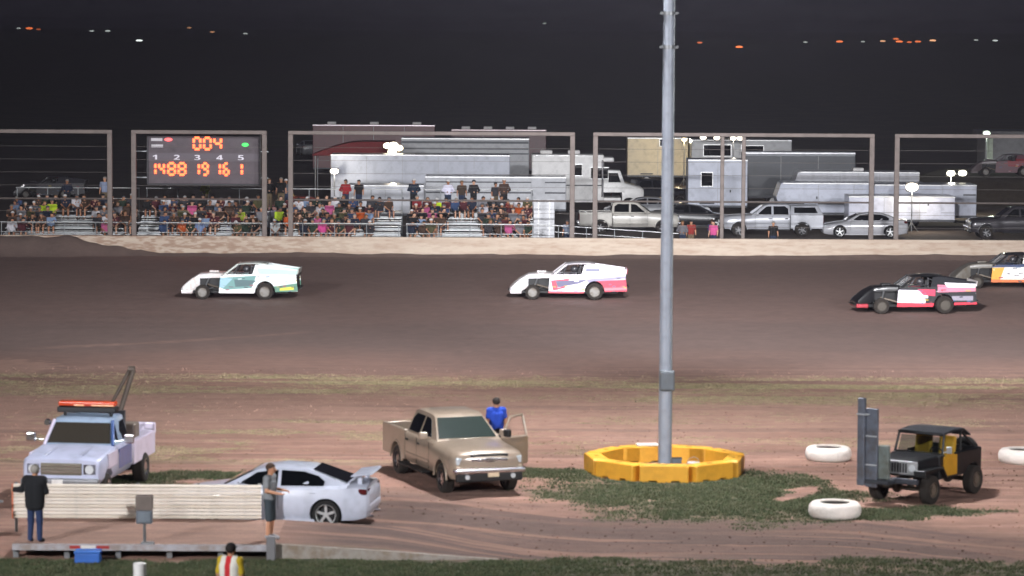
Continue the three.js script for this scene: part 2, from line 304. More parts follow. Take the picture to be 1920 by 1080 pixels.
// ---------- track wall ----------
{
  const n = 1024, m = 96, cv = new Uint8Array(n * 2 * m * 4);
  for (let j = 0; j < m; j++) for (let i = 0; i < n * 2; i++) {
    const x = i / 16, y = j / m, a = fbm(x * 0.5, y * 6, 4), b = fbm(x * 3.2, y * 12, 3), clay = clamp(sstep(0.35, 0.8, a) * 0.35 + sstep(0.4, 0.8, b) * 0.3 + (1 - sstep(0, 16, x * 140 / 128 - 50)) * sstep(0.4, 0.6, b) * 0.6), k = (j * n * 2 + i) * 4;
    const c = mix3([0.76, 0.7, 0.635], [0.62, 0.52, 0.45], clay); cv[k] = c[0] * 255; cv[k + 1] = c[1] * 255; cv[k + 2] = c[2] * 255; cv[k + 3] = 255;
  }
  const t = new THREE.DataTexture(cv, n * 2, m, THREE.RGBAFormat); t.colorSpace = THREE.SRGBColorSpace; t.magFilter = THREE.LinearFilter; t.needsUpdate = true;
  const g = prism([[-70, -0.1], [70, -0.1], [70, 1.0], [-70, 1.0]], 0.3, 0.02), p = g.attributes.position, uv = g.attributes.uv;
  for (let i = 0; i < p.count; i++) uv.setXY(i, (p.getX(i) + 70) / 140, (p.getY(i) + 0.1) / 1.1);
  g.translate(0, 0, WALL_Z - 0.05);
  const w = part('track_wall', g, new THREE.MeshStandardMaterial({ map: t, roughness: 0.85, bumpMap: grain, bumpScale: 0.01 }), null, true);
  tag(w, 'low pale concrete wall smeared with clay along the far edge of the track', 'wall');
}

// ---------- floodlight towers ----------
for (const T of TOWERS) {
  const [x, z, h] = T.at;
  const o = thing('floodlight_pole', T.shown ? 'tall grey metal light pole rising from the ring of yellow barriers' : x < 0 ? 'tall floodlight pole beside the grandstand end with the slatted ramp' : 'tall floodlight pole beside the grandstand end with the dark off-road vehicle', 'light pole', [x, 0, z], 0);
  const g = T.shown ? [cyl(0.125, 0.185, h, 0, h / 2, 0, 'y', 24)] : [cyl(0.15, 0.28, h, 0, h / 2, 0, 'y', 16)];
  part('shaft', g, mat(0xa3abbb, 0.5, 0.15, { bump: 0.002 }), o);
  if (T.shown) {
    part('base_flange', [cyl(0.3, 0.3, 0.05, 0, 0.03, 0), cyl(0.24, 0.24, 0.12, 0, 0.1, 0)], steel, o);
    const b = part('junction_box', [rbox(0.4, 0.54, 0.26, 0.03, 0.03, 2.5, 0.17)], mat(0x6f767e, 0.6, 0.3), o); part('box_door', [rbox(0.32, 0.44, 0.03, 0.01, 0.03, 2.5, 0.31)], mat(0x78808a, 0.55, 0.3), b);
    for (const y of [11.45, 12.35]) part('clamp_band', [cyl(0.185, 0.185, 0.1, 0, y, 0), box(0.5, 0.07, 0.08, 0, y, 0.06)], steel, o);
    part('cable_conduit', [bar([0.16, 0.1, 0.12], [0.15, 2.3, 0.12], 0.02), bar([0.15, 2.75, 0.12], [0.13, h - 1, 0.08], 0.018)], galv, o);
  }
  part('cross_arm', [box(3.6, 0.14, 0.14, 0, h - 0.25, 0), box(3.6, 0.14, 0.14, 0, h + 0.75, 0)], steel, o);
  T.beams.forEach(([tx, tz, cd, half], i) => {
    const px = lerp(-1.4, 1.4, T.beams.length > 1 ? i / (T.beams.length - 1) : 0.5), head = new THREE.Group(); head.name = 'lamp_head'; o.add(head);
    head.position.set(px, h + 0.25, 0); head.updateWorldMatrix(true, false); head.lookAt(tx, 0, tz);                   // +z points at the aim
    part('housing', [new THREE.LatheGeometry([[0.02, -0.3], [0.2, -0.26], [0.36, 0.02], [0.38, 0.2], [0.36, 0.2], [0.33, 0.03], [0.02, -0.24]].map((q) => new THREE.Vector2(...q)), 24).rotateX(Math.PI / 2)], steel, head);
    part('lamp_lens', [cyl(0.32, 0.32, 0.03, 0, 0, 0.08, 'z', 24)], glow(1, 0.98, 0.95, 6), head);
    const d = V(tx, 0, tz).sub(V(x + px, h + 0.25, z)).normalize();
    beam('floodlight_beam', [x + px + d.x * 0.45, h + 0.25 + d.y * 0.45, z + d.z * 0.45], [tx, 0, tz], cd, half);
  });
}

// ---------- vehicle pieces ----------
const glassTint = (c) => mats['t' + c] ??= new THREE.MeshPhysicalMaterial({ color: c, roughness: 0.05, clearcoat: 1, clearcoatRoughness: 0.02 });
const heading = (fx, fz) => Math.atan2(-fz, fx);                       // vehicles are built facing +x, right side +z
function makeWheel(parent, x, z, r, w, rimMat, tyreMat = rubber, spokes = 5, rimR = 0.66) {
  const g = new THREE.Group(); g.name = 'wheel'; g.position.set(x, r, z); parent.add(g);
  const pr = [[rimR * r, -w / 2], [0.9 * r, -w / 2], [r * 0.985, -w * 0.4], [r, -w * 0.25], [r, w * 0.25], [r * 0.985, w * 0.4], [0.9 * r, w / 2], [rimR * r, w / 2], [rimR * r, -w / 2]].map((q) => new THREE.Vector2(...q));
  part('tyre', [new THREE.LatheGeometry(pr, 28).rotateX(Math.PI / 2)], tyreMat, g);
  const R = rimR * r, s = Math.sign(z) || 1, f = s * w * 0.3, gs = [new THREE.LatheGeometry([[R, -w / 2], [R, w / 2], [R * 0.93, w / 2], [R * 0.9, -w / 2], [R, -w / 2]].map((q) => new THREE.Vector2(...q)), 28).rotateX(Math.PI / 2), cyl(R * 0.25, R * 0.25, 0.05, 0, 0, f, 'z')];
  if (spokes) for (let i = 0; i < spokes; i++) { const a = i * 2 * Math.PI / spokes + 0.3; gs.push(box(R * 0.82, R * 0.24, 0.035, R * 0.5, 0, f).rotateZ(a)); } else gs.push(cyl(R * 0.95, R * 0.95, 0.03, 0, 0, f, 'z', 24), cyl(R * 0.5, R * 0.6, 0.05, 0, 0, f + s * 0.02, 'z'));
  part('rim', gs, rimMat, g); part('brake_disc', [cyl(R * 0.7, R * 0.7, 0.03, 0, 0, 0, 'z', 20)], black, g);
  return g;
}
function cabin(sec, yb, wb, crease = 0.5) {                            // sec: [x, yTop, halfWidthTop]; returns the shell and its side surface
  const at = (x) => { const s = [...sec].sort((a, b) => a[0] - b[0]); if (x <= s[0][0]) return s[0]; for (let i = 1; i < s.length; i++) if (x <= s[i][0]) { const t = (x - s[i - 1][0]) / (s[i][0] - s[i - 1][0]); return [x, lerp(s[i - 1][1], s[i][1], t), lerp(s[i - 1][2], s[i][2], t)]; } return s[s.length - 1]; };
  const shell = loft(sec.map(([x, yt, wt]) => ({ x, ring: [[yb, wb], [yt - 0.015, wt], [yt, wt - 0.05], [yt + 0.02, wt * 0.4], [yt + 0.02, -wt * 0.4], [yt, -wt + 0.05], [yt - 0.015, -wt], [yb, -wb]] })), crease);
  const side = (s) => (x, y) => { const [, yt, wt] = at(x); return s * lerp(wb, wt, clamp((y - yb) / Math.max(0.02, yt - yb))); };
  return { shell, side, at };
}
function endPane(name, a, b, parent, m, wide = 0.93, off = 0.006) {    // a pane across the car between two stations [x, y, halfWidth]
  const up = a[1] < b[1] ? b : a, lo = a[1] < b[1] ? a : b, front = lo[0] > up[0] ? 1 : -1;
  const L = [lerp(lo[0], up[0], 0.06), lerp(lo[1], up[1], 0.06) + 0.02, lo[2] * wide], U = [lerp(lo[0], up[0], 0.9), lerp(lo[1], up[1], 0.9) + 0.02, up[2] * wide];
  const o = off * front, q = [[L[0] + o, L[1], L[2] * front], [L[0] + o, L[1], -L[2] * front], [U[0] + o, U[1], -U[2] * front], [U[0] + o, U[1], U[2] * front]];
  return part(name, [plate(...q, 0.012)], m, parent);
}
const arch = (x, r, w = 3) => cyl(r, r, w, x, 0, 0, 'z', 26);

// ---------- saloon car ----------
function makeSaloon(o, c) {
  const pm = paint(c.color, { r: c.rough ?? 0.3 }), R = c.r ?? 0.345, S = [[2.46, 0.38, 0.6, 0.5, 0.62, 0.5], [2.4, 0.25, 0.68, 0.72, 0.8, 0.6], [2.15, 0.19, 0.78, 0.82, 0.9, 0.66], [1.5, 0.18, 0.88, 0.84, 0.93, 0.72], [0.95, 0.18, 0.95, 0.84, 0.935, 0.76], [-0.5, 0.18, 0.98, 0.84, 0.935, 0.78], [-1.7, 0.19, 1.02, 0.84, 0.94, 0.76], [-2.15, 0.22, 1.05, 0.8, 0.9, 0.7], [-2.38, 0.28, 1.03, 0.72, 0.84, 0.66], [-2.45, 0.4, 0.9, 0.6, 0.76, 0.6]];
  const body = loft(S.map(([x, yb, yt, wb, ws, wt]) => ({ x, ring: ringB(yb, yt, wb, ws, wt) })), 0.7);
  part('body', [cut(body, [arch(1.48, R + 0.05).translate(0, R, 0), arch(-1.42, R + 0.05).translate(0, R, 0)])], pm, o);
  part('floor_pan', [box(4.3, 0.1, 1.5, 0, 0.25, 0), box(1, 0.45, 1.3, 1.48, 0.5, 0), box(1, 0.45, 1.3, -1.42, 0.5, 0)], black, o);
  const sec = [[1.15, 0.95, 0.72], [0.32, 1.36, 0.58], [-0.25, 1.43, 0.59], [-0.95, 1.4, 0.58], [-1.95, 1.05, 0.66]];
  const cb = cabin(sec, 0.94, 0.82); part('roof', [cb.shell], pm, o);
  endPane('windscreen', sec[0], sec[1], o, glassDark); endPane('rear_window', sec[3], sec[4], o, glassDark);
  for (const s of [1, -1]) {
    part('side_window', [sheet([[0.78, 1.0], [0.3, 1.29], [-0.08, 1.355], [-0.22, 1.36], [-0.22, 1.0]], cb.side(s))], glassDark, o);
    part('side_window', [sheet([[-0.3, 1.0], [-0.3, 1.36], [-0.85, 1.335], [-1.2, 1.24], [-1.36, 1.12], [-1.34, 1.02]], cb.side(s))], glassDark, o);
    each('door_seam', [box(0.012, 0.5, 0.01, -0.26, 0.72, s * 0.9345), box(0.012, 0.5, 0.01, 0.86, 0.7, s * 0.931)], black, o);
    each('door_handle', [rbox(0.17, 0.03, 0.03, 0.01, -0.12, 0.86, s * 0.935), rbox(0.17, 0.03, 0.03, 0.01, -1.1, 0.87, s * 0.935)], pm, o);
    part('mirror', [rbox(0.12, 0.13, 0.2, 0.04, 0.74, 1.03, s * 0.96)], pm, o);
    part('tail_light', [rbox(0.36, 0.14, 0.12, 0.05, -2.24, 0.9, s * 0.8, 0, s * 0.42, 0), rbox(0.05, 0.13, 0.34, 0.02, -2.405, 0.9, s * 0.57)], mat(0x4d0c10, 0.2, 0, { plain: true }), o);
    part('headlight', [rbox(0.14, 0.12, 0.34, 0.05, 2.3, 0.66, s * 0.62)], mat(0xcfd6da, 0.1, 0.2, { plain: true }), o);
    part('sill', [box(2.4, 0.06, 0.03, 0, 0.2, s * 0.9)], pm, o);
    for (const x of [1.48, -1.42]) makeWheel(o, x, s * 0.81, R, 0.22, c.rim ?? alum, rubber, 5, 0.72);
  }
  part('rear_bumper', [rbox(0.14, 0.2, 1.5, 0.06, -2.4, 0.5, 0)], pm, o); each('exhaust', [cyl(0.04, 0.04, 0.14, -2.42, 0.27, 0.5, 'x'), cyl(0.04, 0.04, 0.14, -2.42, 0.27, -0.5, 'x')], chrome, o);
  part('grille', [rbox(0.05, 0.16, 0.9, 0.02, 2.45, 0.46, 0)], black, o);
  if (c.wing) part('rear_spoiler', [prism([[-1.98, 1.235], [-2.0, 1.265], [-2.44, 1.33], [-2.5, 1.3]], 1.42, 0.008), box(0.1, 0.22, 0.05, -2.18, 1.14, 0.52), box(0.1, 0.22, 0.05, -2.18, 1.14, -0.52)], pm, o);
  return o;
}

// ---------- pickup ----------
function makePickup(o, c) {
  const pm = paint(c.color, { r: 0.34, m: c.metal ?? 0.25 }), R = 0.39, AF = 1.93, AR = -1.72, tr = c.trim ?? chrome;
  const S = [[2.88, 0.54, 0.98, 0.66, 0.72, 0.62], [2.84, 0.5, 1.06, 0.8, 0.88, 0.72], [2.72, 0.46, 1.13, 0.87, 0.965, 0.77], [2.5, 0.44, 1.17, 0.9, 0.995, 0.8], [1.9, 0.44, 1.21, 0.9, 1.01, 0.82], [1.3, 0.44, 1.24, 0.9, 1.01, 0.84], [1.0, 0.44, 1.25, 0.9, 1.01, 0.9], [-1.0, 0.44, 1.25, 0.9, 1.01, 0.92]];
  part('body', [cut(loft(S.map(([x, yb, yt, wb, ws, wt]) => ({ x, ring: ringB(yb, yt, wb, ws, wt, 0.045) })), 0.85), [arch(AF, R + 0.09).translate(0, R + 0.02, 0)])], pm, o);
  const bed = [];
  for (const s of [1, -1]) bed.push(cut(rbox(1.9, 0.8, 0.12, 0.04, -1.98, 0.88, s * 0.94), [arch(AR, R + 0.09).translate(0, R + 0.02, 0)]));
  part('bed', [...bed, box(1.86, 0.06, 1.8, -1.98, 0.72, 0), rbox(0.06, 0.62, 1.84, 0.02, -1.06, 0.98, 0)], pm, o);
  part('bed_liner', [box(1.84, 0.02, 1.74, -1.98, 0.765, 0), box(1.84, 0.46, 0.02, -1.98, 1.0, 0.865), box(1.84, 0.46, 0.02, -1.98, 1.0, -0.865), box(0.02, 0.46, 1.7, -1.1, 1.0, 0)], black, o);
  const tg = part('tailgate', [rbox(0.09, 0.56, 1.84, 0.03, -2.9, 0.98, 0)], pm, o); part('tailgate_handle', [rbox(0.03, 0.07, 0.26, 0.01, -2.955, 1.12, 0)], black, tg);
  part('rear_bumper', [rbox(0.16, 0.2, 1.9, 0.05, -2.98, 0.58, 0)], tr, o);
  part('chassis', [box(5.4, 0.16, 1.0, 0, 0.5, 0), box(0.9, 0.5, 1.5, AF, 0.72, 0), box(0.3, 0.2, 1.5, AR, 0.42, 0)], black, o);
  const sec = [[1.22, 1.25, 0.84], [0.48, 1.8, 0.66], [0.2, 1.86, 0.68], [-0.8, 1.86, 0.68], [-1.0, 1.8, 0.67], [-1.07, 1.25, 0.86]];
  const cb = cabin(sec, 1.22, 0.93); part('cab', [cb.shell], pm, o);
  endPane('windscreen', sec[0], sec[1], o, c.glass ?? glassDark, 0.94); endPane('rear_window', sec[5], sec[4], o, glassDark, 0.8, 0.02);
  for (const s of [1, -1]) {
    part('side_window', [sheet([[0.86, 1.3], [0.42, 1.68], [0.3, 1.74], [0.06, 1.76], [0.06, 1.3]], cb.side(s))], glassDark, o);
    part('side_window', [sheet([[-0.06, 1.3], [-0.06, 1.76], [-0.7, 1.76], [-0.9, 1.62], [-0.92, 1.3]], cb.side(s))], glassDark, o);
    each('door_seam', [box(0.012, 0.7, 0.01, 0, 0.85, s * 1.0075), box(0.012, 0.7, 0.01, 1.0, 0.85, s * 1.0075), box(0.012, 0.7, 0.01, -0.95, 0.85, s * 1.0075)], black, o);
    each('door_handle', [rbox(0.18, 0.05, 0.04, 0.015, 0.14, 1.06, s * 1.015), rbox(0.18, 0.05, 0.04, 0.015, -0.8, 1.06, s * 1.015)], c.handles ?? black, o);
    part('side_molding', [rbox(1.9, 0.07, 0.03, 0.01, 0.05, 0.7, s * 1.015)], c.molding ?? pm, o);
    part('running_board', [rbox(2.0, 0.06, 0.24, 0.02, 0.0, 0.42, s * 1.08)], black, o);
    part('mirror', [rbox(0.13, 0.2, 0.24, 0.05, 0.88, 1.36, s * 1.12), bar([0.88, 1.3, s * 0.92], [0.88, 1.33, s * 1.05], 0.025)], pm, o);
    part('wheel_arch', [new THREE.TorusGeometry(R + 0.1, 0.035, 8, 24, Math.PI).translate(AF, R + 0.02, s * 1.0)], pm, o);
    part('wheel_arch', [new THREE.TorusGeometry(R + 0.1, 0.035, 8, 24, Math.PI).translate(AR, R + 0.02, s * 0.995)], pm, o);
    const hl = part('headlight', [rbox(0.12, 0.2, 0.42, 0.04, 2.8, 0.93, s * 0.68)], mat(0xc9d2d8, 0.08, 0.3, { plain: true }), o);
    part('indicator', [rbox(0.1, 0.07, 0.4, 0.03, 2.815, 0.78, s * 0.69)], mat(0xd9c5b0, 0.15, 0.2, { plain: true }), hl);
    part('tail_light', [rbox(0.08, 0.42, 0.16, 0.03, -2.92, 0.98, s * 0.9)], mat(0x5b1014, 0.2, 0, { plain: true }), o);
    part('fog_lamp', [cyl(0.06, 0.06, 0.05, 2.94, 0.53, s * 0.62, 'x')], mat(0xd5dade, 0.1, 0.3, { plain: true }), o);
    makeWheel(o, AF, s * 0.86, R, 0.26, chrome, rubberDusty, 6, 0.6); makeWheel(o, AR, s * 0.86, R, 0.26, chrome, rubberDusty, 6, 0.6);
  }
  const gr = part('grille', [rbox(0.06, 0.38, 1.02, 0.02, 2.84, 0.91, 0)], mat(0x0b0b0c, 0.35), o);
  each('grille_bar', [rbox(0.05, 0.075, 0.98, 0.02, 2.875, 0.95, 0), rbox(0.05, 0.12, 0.26, 0.03, 2.89, 0.95, 0)], chrome, gr);
  const fb = part('front_bumper', [rbox(0.22, 0.13, 1.94, 0.05, 2.88, 0.68, 0)], tr, o); part('air_dam', [rbox(0.16, 0.24, 1.8, 0.05, 2.84, 0.51, 0)], black, fb);
  part('licence_plate', [rbox(0.02, 0.16, 0.3, 0.005, 2.965, 0.6, -0.08)], mat(0xd8c8ac, 0.5), fb);
  each('wiper', [bar([1.12, 1.31, 0.5], [0.98, 1.44, 0.05], 0.012), bar([1.12, 1.31, -0.1], [0.98, 1.44, -0.55], 0.012)], black, o);
  if (c.cap) { part('bed_cap', [loft([[-1.05, 1.8, 0.7], [-2.6, 1.82, 0.72], [-2.93, 1.3, 0.86]].map(([x, yt, wt]) => ({ x, ring: [[1.27, 0.95], [yt - 0.04, wt], [yt, wt - 0.08], [yt, -wt + 0.08], [yt - 0.04, -wt], [1.27, -0.95]] })), 0.5)], pm, o); for (const s of [1, -1]) part('side_window', [sheet([[-1.25, 1.38], [-1.25, 1.7], [-2.45, 1.7], [-2.6, 1.38]], (x, y) => s * lerp(0.95, 0.715, (y - 1.27) / 0.52))], glassDark, o); }
  if (c.openDoor) {                                                    // driver's door swung out on its front hinge
    const d = new THREE.Group(); d.name = 'open_door'; d.position.set(0.98, 0, -0.99); d.rotation.y = -1.15; o.add(d); tag(d, 'driver door standing open');
    part('door_panel', [rbox(0.98, 0.76, 0.12, 0.05, -0.5, 0.86, 0)], pm, d);
    part('window_frame', [bar([-0.04, 1.24, 0], [-0.5, 1.74, 0.14], 0.032), bar([-0.5, 1.74, 0.14], [-0.94, 1.76, 0.14], 0.032), bar([-0.94, 1.76, 0.14], [-0.96, 1.24, 0], 0.032)], pm, d);
    part('inner_trim', [rbox(0.9, 0.66, 0.04, 0.02, -0.5, 0.86, 0.075)], mat(0x4a4038, 0.8), d);
    part('mirror', [rbox(0.13, 0.2, 0.22, 0.05, -0.1, 1.36, -0.16)], black, d);
  }
  return o;
}

// ---------- tow truck ----------
function makeTowTruck(o) {
  const pm = paint(0xb9c0dc, { r: 0.38 }), blue = paint(0x39558f, { r: 0.4 }), pale = paint(0xccc6de, { r: 0.42 }), R = 0.39, AF = 1.95, AR = -1.75;
  const S = [[2.72, 0.62, 1.16, 0.86, 0.94, 0.84], [2.62, 0.56, 1.22, 0.9, 1.0, 0.9], [1.1, 0.54, 1.32, 0.92, 1.02, 0.94], [-0.55, 0.54, 1.34, 0.92, 1.02, 0.94]];
  part('body', [cut(loft(S.map(([x, yb, yt, wb, ws, wt]) => ({ x, ring: ringB(yb, yt, wb, ws, wt, 0.03) })), 0.7), [arch(AF, R + 0.08).translate(0, R + 0.04, 0)])], pm, o);
  each('hood_ridge', [rbox(1.4, 0.03, 0.1, 0.01, 1.85, 1.3, 0.45, 0, 0, -0.04), rbox(1.4, 0.03, 0.1, 0.01, 1.85, 1.3, -0.45, 0, 0, -0.04)], pm, o);
  const sec = [[1.05, 1.32, 0.86], [0.55, 1.88, 0.74], [0.35, 1.95, 0.76], [-0.42, 1.95, 0.76], [-0.6, 1.3, 0.88]], cb = cabin(sec, 1.3, 0.94); part('cab', [cb.shell], paint(0x8fa3bd, { r: 0.4 }), o);
  endPane('windscreen', sec[0], sec[1], o, glassTint(0x34302a), 0.95); endPane('rear_window', sec[4], sec[3], o, glassDark, 0.85, 0.02);
  for (const s of [1, -1]) {
    part('side_window', [sheet([[0.85, 1.38], [0.5, 1.8], [-0.35, 1.84], [-0.4, 1.38]], cb.side(s))], glassDark, o);
    part('windscreen_pillar', [bar([1.04, 1.33, s * 0.89], [0.55, 1.9, s * 0.76], 0.045)], s < 0 ? blue : pale, o);
    part('door_panel', [rbox(1.3, 0.5, 0.03, 0.01, 0.28, 0.98, s * 1.015)], s < 0 ? blue : pm, o);
    part('fender', [rbox(0.9, 0.4, 0.06, 0.03, 1.55, 1.06, s * 1.0)], pale, o);
    part('mirror', [rbox(0.12, 0.24, 0.26, 0.04, 0.9, 1.5, s * 1.28), bar([0.9, 1.42, s * 0.9], [0.9, 1.46, s * 1.2], 0.02)], chrome, o);
    const hl = part('headlight', [cyl(0.11, 0.11, 0.06, 2.72, 0.95, s * 0.72, 'x', 20)], mat(0xdfe4e8, 0.08, 0.3, { plain: true }), o); part('headlight_bezel', [rbox(0.05, 0.3, 0.36, 0.04, 2.695, 0.95, s * 0.72)], chrome, hl);
    part('side_box', [rbox(2.3, 0.62, 0.34, 0.04, -1.8, 0.92, s * 0.86)], pale, o);
    makeWheel(o, AF, s * 0.87, R, 0.26, chrome, rubberDusty, 0, 0.6); makeWheel(o, AR, s * 0.92, R, 0.3, chrome, rubberDusty, 0, 0.6);
  }
  const gr = part('grille', [rbox(0.06, 0.3, 1.05, 0.02, 2.71, 0.95, 0)], mat(0x6a6558, 0.4, 0.5), o);
  each('grille_bar', [box(0.03, 0.025, 1.04, 2.75, 0.88, 0), box(0.03, 0.025, 1.04, 2.75, 0.95, 0), box(0.03, 0.025, 1.04, 2.75, 1.02, 0)], chrome, gr);
  const fb = part('front_bumper', [rbox(0.18, 0.22, 2.0, 0.04, 2.82, 0.62, 0)], mat(0x7f8288, 0.4, 0.5), o); part('licence_plate', [rbox(0.02, 0.15, 0.28, 0.004, 2.92, 0.64, 0.05)], mat(0xdedee0, 0.4), fb);
  part('chassis', [box(5.2, 0.16, 1.0, 0, 0.52, 0), box(0.9, 0.4, 1.5, AF, 0.75, 0), box(0.3, 0.2, 1.6, AR, 0.42, 0)], black, o);
  const lb = part('light_bar', [rbox(0.3, 0.12, 1.5, 0.04, 0.1, 2.28, 0)], mat(0xb8401c, 0.25, 0, { plain: true }), o);
  each('lens_segment', [rbox(0.31, 0.06, 0.62, 0.03, 0.1, 2.245, -0.42), rbox(0.31, 0.06, 0.3, 0.03, 0.1, 2.245, 0.2)], mat(0xe0a070, 0.25, 0, { plain: true }), lb);
  part('light_bar_rack', [rbox(0.36, 0.14, 1.54, 0.03, 0.1, 2.13, 0), box(0.08, 0.16, 0.06, 0.1, 2.02, 0.6), box(0.08, 0.16, 0.06, 0.1, 2.02, -0.6)], black, o);
  part('tow_deck', [box(2.3, 0.1, 1.4, -1.8, 1.06, 0), box(0.14, 0.9, 1.5, -0.78, 1.55, 0)], mat(0x58595e, 0.6, 0.4), o);
  part('boom', [bar([-1.2, 1.1, -0.25], [-2.3, 2.9, -0.6], 0.07, 6), bar([-1.2, 1.1, 0.25], [-2.3, 2.9, -0.5], 0.05, 6), cyl(0.09, 0.09, 0.16, -2.3, 2.9, -0.55, 'z')], mat(0x4f4640, 0.6, 0.4), o);
  part('winch', [cyl(0.2, 0.2, 0.7, -1.2, 1.3, 0, 'z'), rbox(0.5, 0.5, 0.7, 0.06, -1.5, 1.35, -0.55)], mat(0x7a7068, 0.6, 0.3), o);
  part('wheel_lift', [bar([-2.95, 0.7, -0.3], [-3.5, 1.25, -0.6], 0.07, 6), rbox(0.16, 0.3, 0.9, 0.04, -3.5, 1.2, -0.45), bar([-2.8, 0.7, 0.3], [-3.5, 1.15, 0.1], 0.06, 6)], pale, o);
  part('roof_spot_lamp', [cyl(0.09, 0.07, 0.12, 0.62, 1.84, 0.93, 'x')], chrome, o);
  return o;
}

// ---------- off-road vehicle with an upright push plate on its nose ----------
function makeOffRoader(o) {
  const pm = mat(0x17191d, 0.42, 0.1, { dirty: true }), R = 0.37, AF = 1.1, AR = -1.27;
  part('tub', [cut(rbox(2.35, 0.62, 1.42, 0.05, -0.62, 0.86, 0), [arch(AR, R + 0.07).translate(0, R, 0), box(0.62, 0.6, 2, -0.05, 1.0, 0), box(2.1, 0.5, 1.3, -0.62, 1.0, 0)])], pm, o);
  part('hood', [loft([[1.42, 0.72, 1.06, 0.5], [1.36, 0.72, 1.1, 0.53], [0.55, 0.74, 1.17, 0.68], [0.42, 0.74, 1.17, 0.7]].map(([x, yb, yt, w]) => ({ x, ring: ringB(yb, yt, w, w, w - 0.05, 0.015) })), 0.6)], pm, o);
  for (const s of [1, -1]) {
    part('fender', [rbox(1.0, 0.05, 0.34, 0.02, 1.05, 0.88, s * 0.68), rbox(0.06, 0.16, 0.34, 0.02, 1.54, 0.81, s * 0.68), rbox(0.32, 0.05, 0.34, 0.02, 0.45, 0.72, s * 0.68, 0, 0, 0.9)], pm, o);
    const hl = part('headlight', [cyl(0.09, 0.09, 0.05, 1.44, 0.93, s * 0.4, 'x', 18)], mat(0xd6dce0, 0.08, 0.2, { plain: true }), o); void hl;
    part('windscreen_frame', [bar([0.36, 1.15, s * 0.68], [0.2, 1.66, s * 0.64], 0.035)], pm, o);
    part('roll_bar', [bar([-0.72, 0.9, s * 0.62], [-0.78, 1.68, s * 0.6], 0.035), bar([-0.78, 1.68, s * 0.6], [-1.5, 1.2, s * 0.6], 0.03)], black, o);
    part('seat', [rbox(0.5, 0.16, 0.46, 0.06, -0.28, 0.92, s * 0.34), rbox(0.16, 0.62, 0.46, 0.06, -0.56, 1.24, s * 0.34, 0, 0, 0.15)], mat(0xb08a1c, 0.75), o);
    makeWheel(o, AF, s * 0.72, R, 0.25, mat(0x6d655c, 0.5, 0.4), rubberDusty, 0, 0.55); makeWheel(o, AR, s * 0.72, R, 0.25, mat(0x6d655c, 0.5, 0.4), rubberDusty, 0, 0.55);
  }
  part('half_door', [prism([[-0.34, 0.62], [0.32, 0.62], [0.36, 1.1], [0.1, 1.2], [-0.34, 1.12]], 0.05, 0.01, -0.725)], mat(0xb98a1a, 0.6), o);
  const gr = part('grille', [rbox(0.05, 0.34, 1.1, 0.02, 1.425, 0.92, 0)], mat(0x9fa3a8, 0.4, 0.3), o);
  for (let i = -3; i <= 3; i++) part('grille_slot', [rbox(0.02, 0.24, 0.045, 0.008, 1.452, 0.92, i * 0.078)], black, gr);
  part('front_bumper', [rbox(0.12, 0.14, 1.4, 0.02, 1.68, 0.62, 0), box(0.3, 0.08, 0.08, 1.5, 0.6, 0.35), box(0.3, 0.08, 0.08, 1.5, 0.6, -0.35)], mat(0x3a3e48, 0.5, 0.3), o);
  part('axle', [cyl(0.06, 0.06, 1.4, AF, R, 0, 'z'), cyl(0.06, 0.06, 1.4, AR, R, 0, 'z'), ball(0.14, AF, R, 0.2), ball(0.14, AR, R, 0), box(3, 0.1, 0.08, 0, 0.52, 0.35), box(3, 0.1, 0.08, 0, 0.52, -0.35)], mat(0x4b443d, 0.8), o);
  const ws = part('windscreen', [plate([0.345, 1.2, 0.6], [0.345, 1.2, -0.6], [0.205, 1.6, -0.57], [0.205, 1.6, 0.57], 0.008)], glassClear, o); void ws;
  part('windscreen_rail', [bar([0.2, 1.66, 0.64], [0.2, 1.66, -0.64], 0.035), box(0.05, 0.08, 1.3, 0.36, 1.17, 0)], pm, o);
  part('dashboard', [rbox(0.2, 0.22, 1.3, 0.05, 0.22, 1.06, 0)], black, o); part('steering_wheel', [new THREE.TorusGeometry(0.18, 0.018, 8, 20).rotateY(Math.PI / 2).rotateZ(-0.4).translate(0.02, 1.16, -0.34)], black, o);
  part('soft_top', [loft([[0.26, 1.66, 1.72, 0.66], [-0.3, 1.7, 1.77, 0.67], [-0.9, 1.68, 1.74, 0.66], [-1.3, 1.5, 1.56, 0.63]].map(([x, yb, yt, w]) => ({ x, ring: [[yb, w], [yt - 0.02, w - 0.01], [yt, w - 0.08], [yt, -w + 0.08], [yt - 0.02, -w + 0.01], [yb, -w]] })), 0.8)], mat(0x2a2c32, 0.55, 0.1), o);
  part('mirror', [rbox(0.05, 0.18, 0.14, 0.02, 0.32, 1.3, -0.86), bar([0.34, 1.22, -0.68], [0.32, 1.28, -0.84], 0.015)], alum, o);
  const sp = new THREE.Group(); sp.name = 'spare_wheel'; sp.position.set(-1.92, 1.0, -0.15); sp.rotation.y = Math.PI / 2; o.add(sp);
  part('tyre', [new THREE.LatheGeometry([[0.2, -0.12], [0.34, -0.12], [0.37, -0.06], [0.37, 0.06], [0.34, 0.12], [0.2, 0.12], [0.2, -0.12]].map((q) => new THREE.Vector2(...q)), 24).rotateX(Math.PI / 2)], rubber, sp); part('rim', [cyl(0.2, 0.2, 0.06, 0, 0, 0, 'z')], steel, sp);
  // tall grey plates carried upright ahead of the nose
  const grey = mat(0x6b7280, 0.55, 0.35, { dirty: true }), pp = new THREE.Group(); pp.name = 'push_plate'; o.add(pp); tag(pp, 'tall upright grey steel plates mounted ahead of the grille');
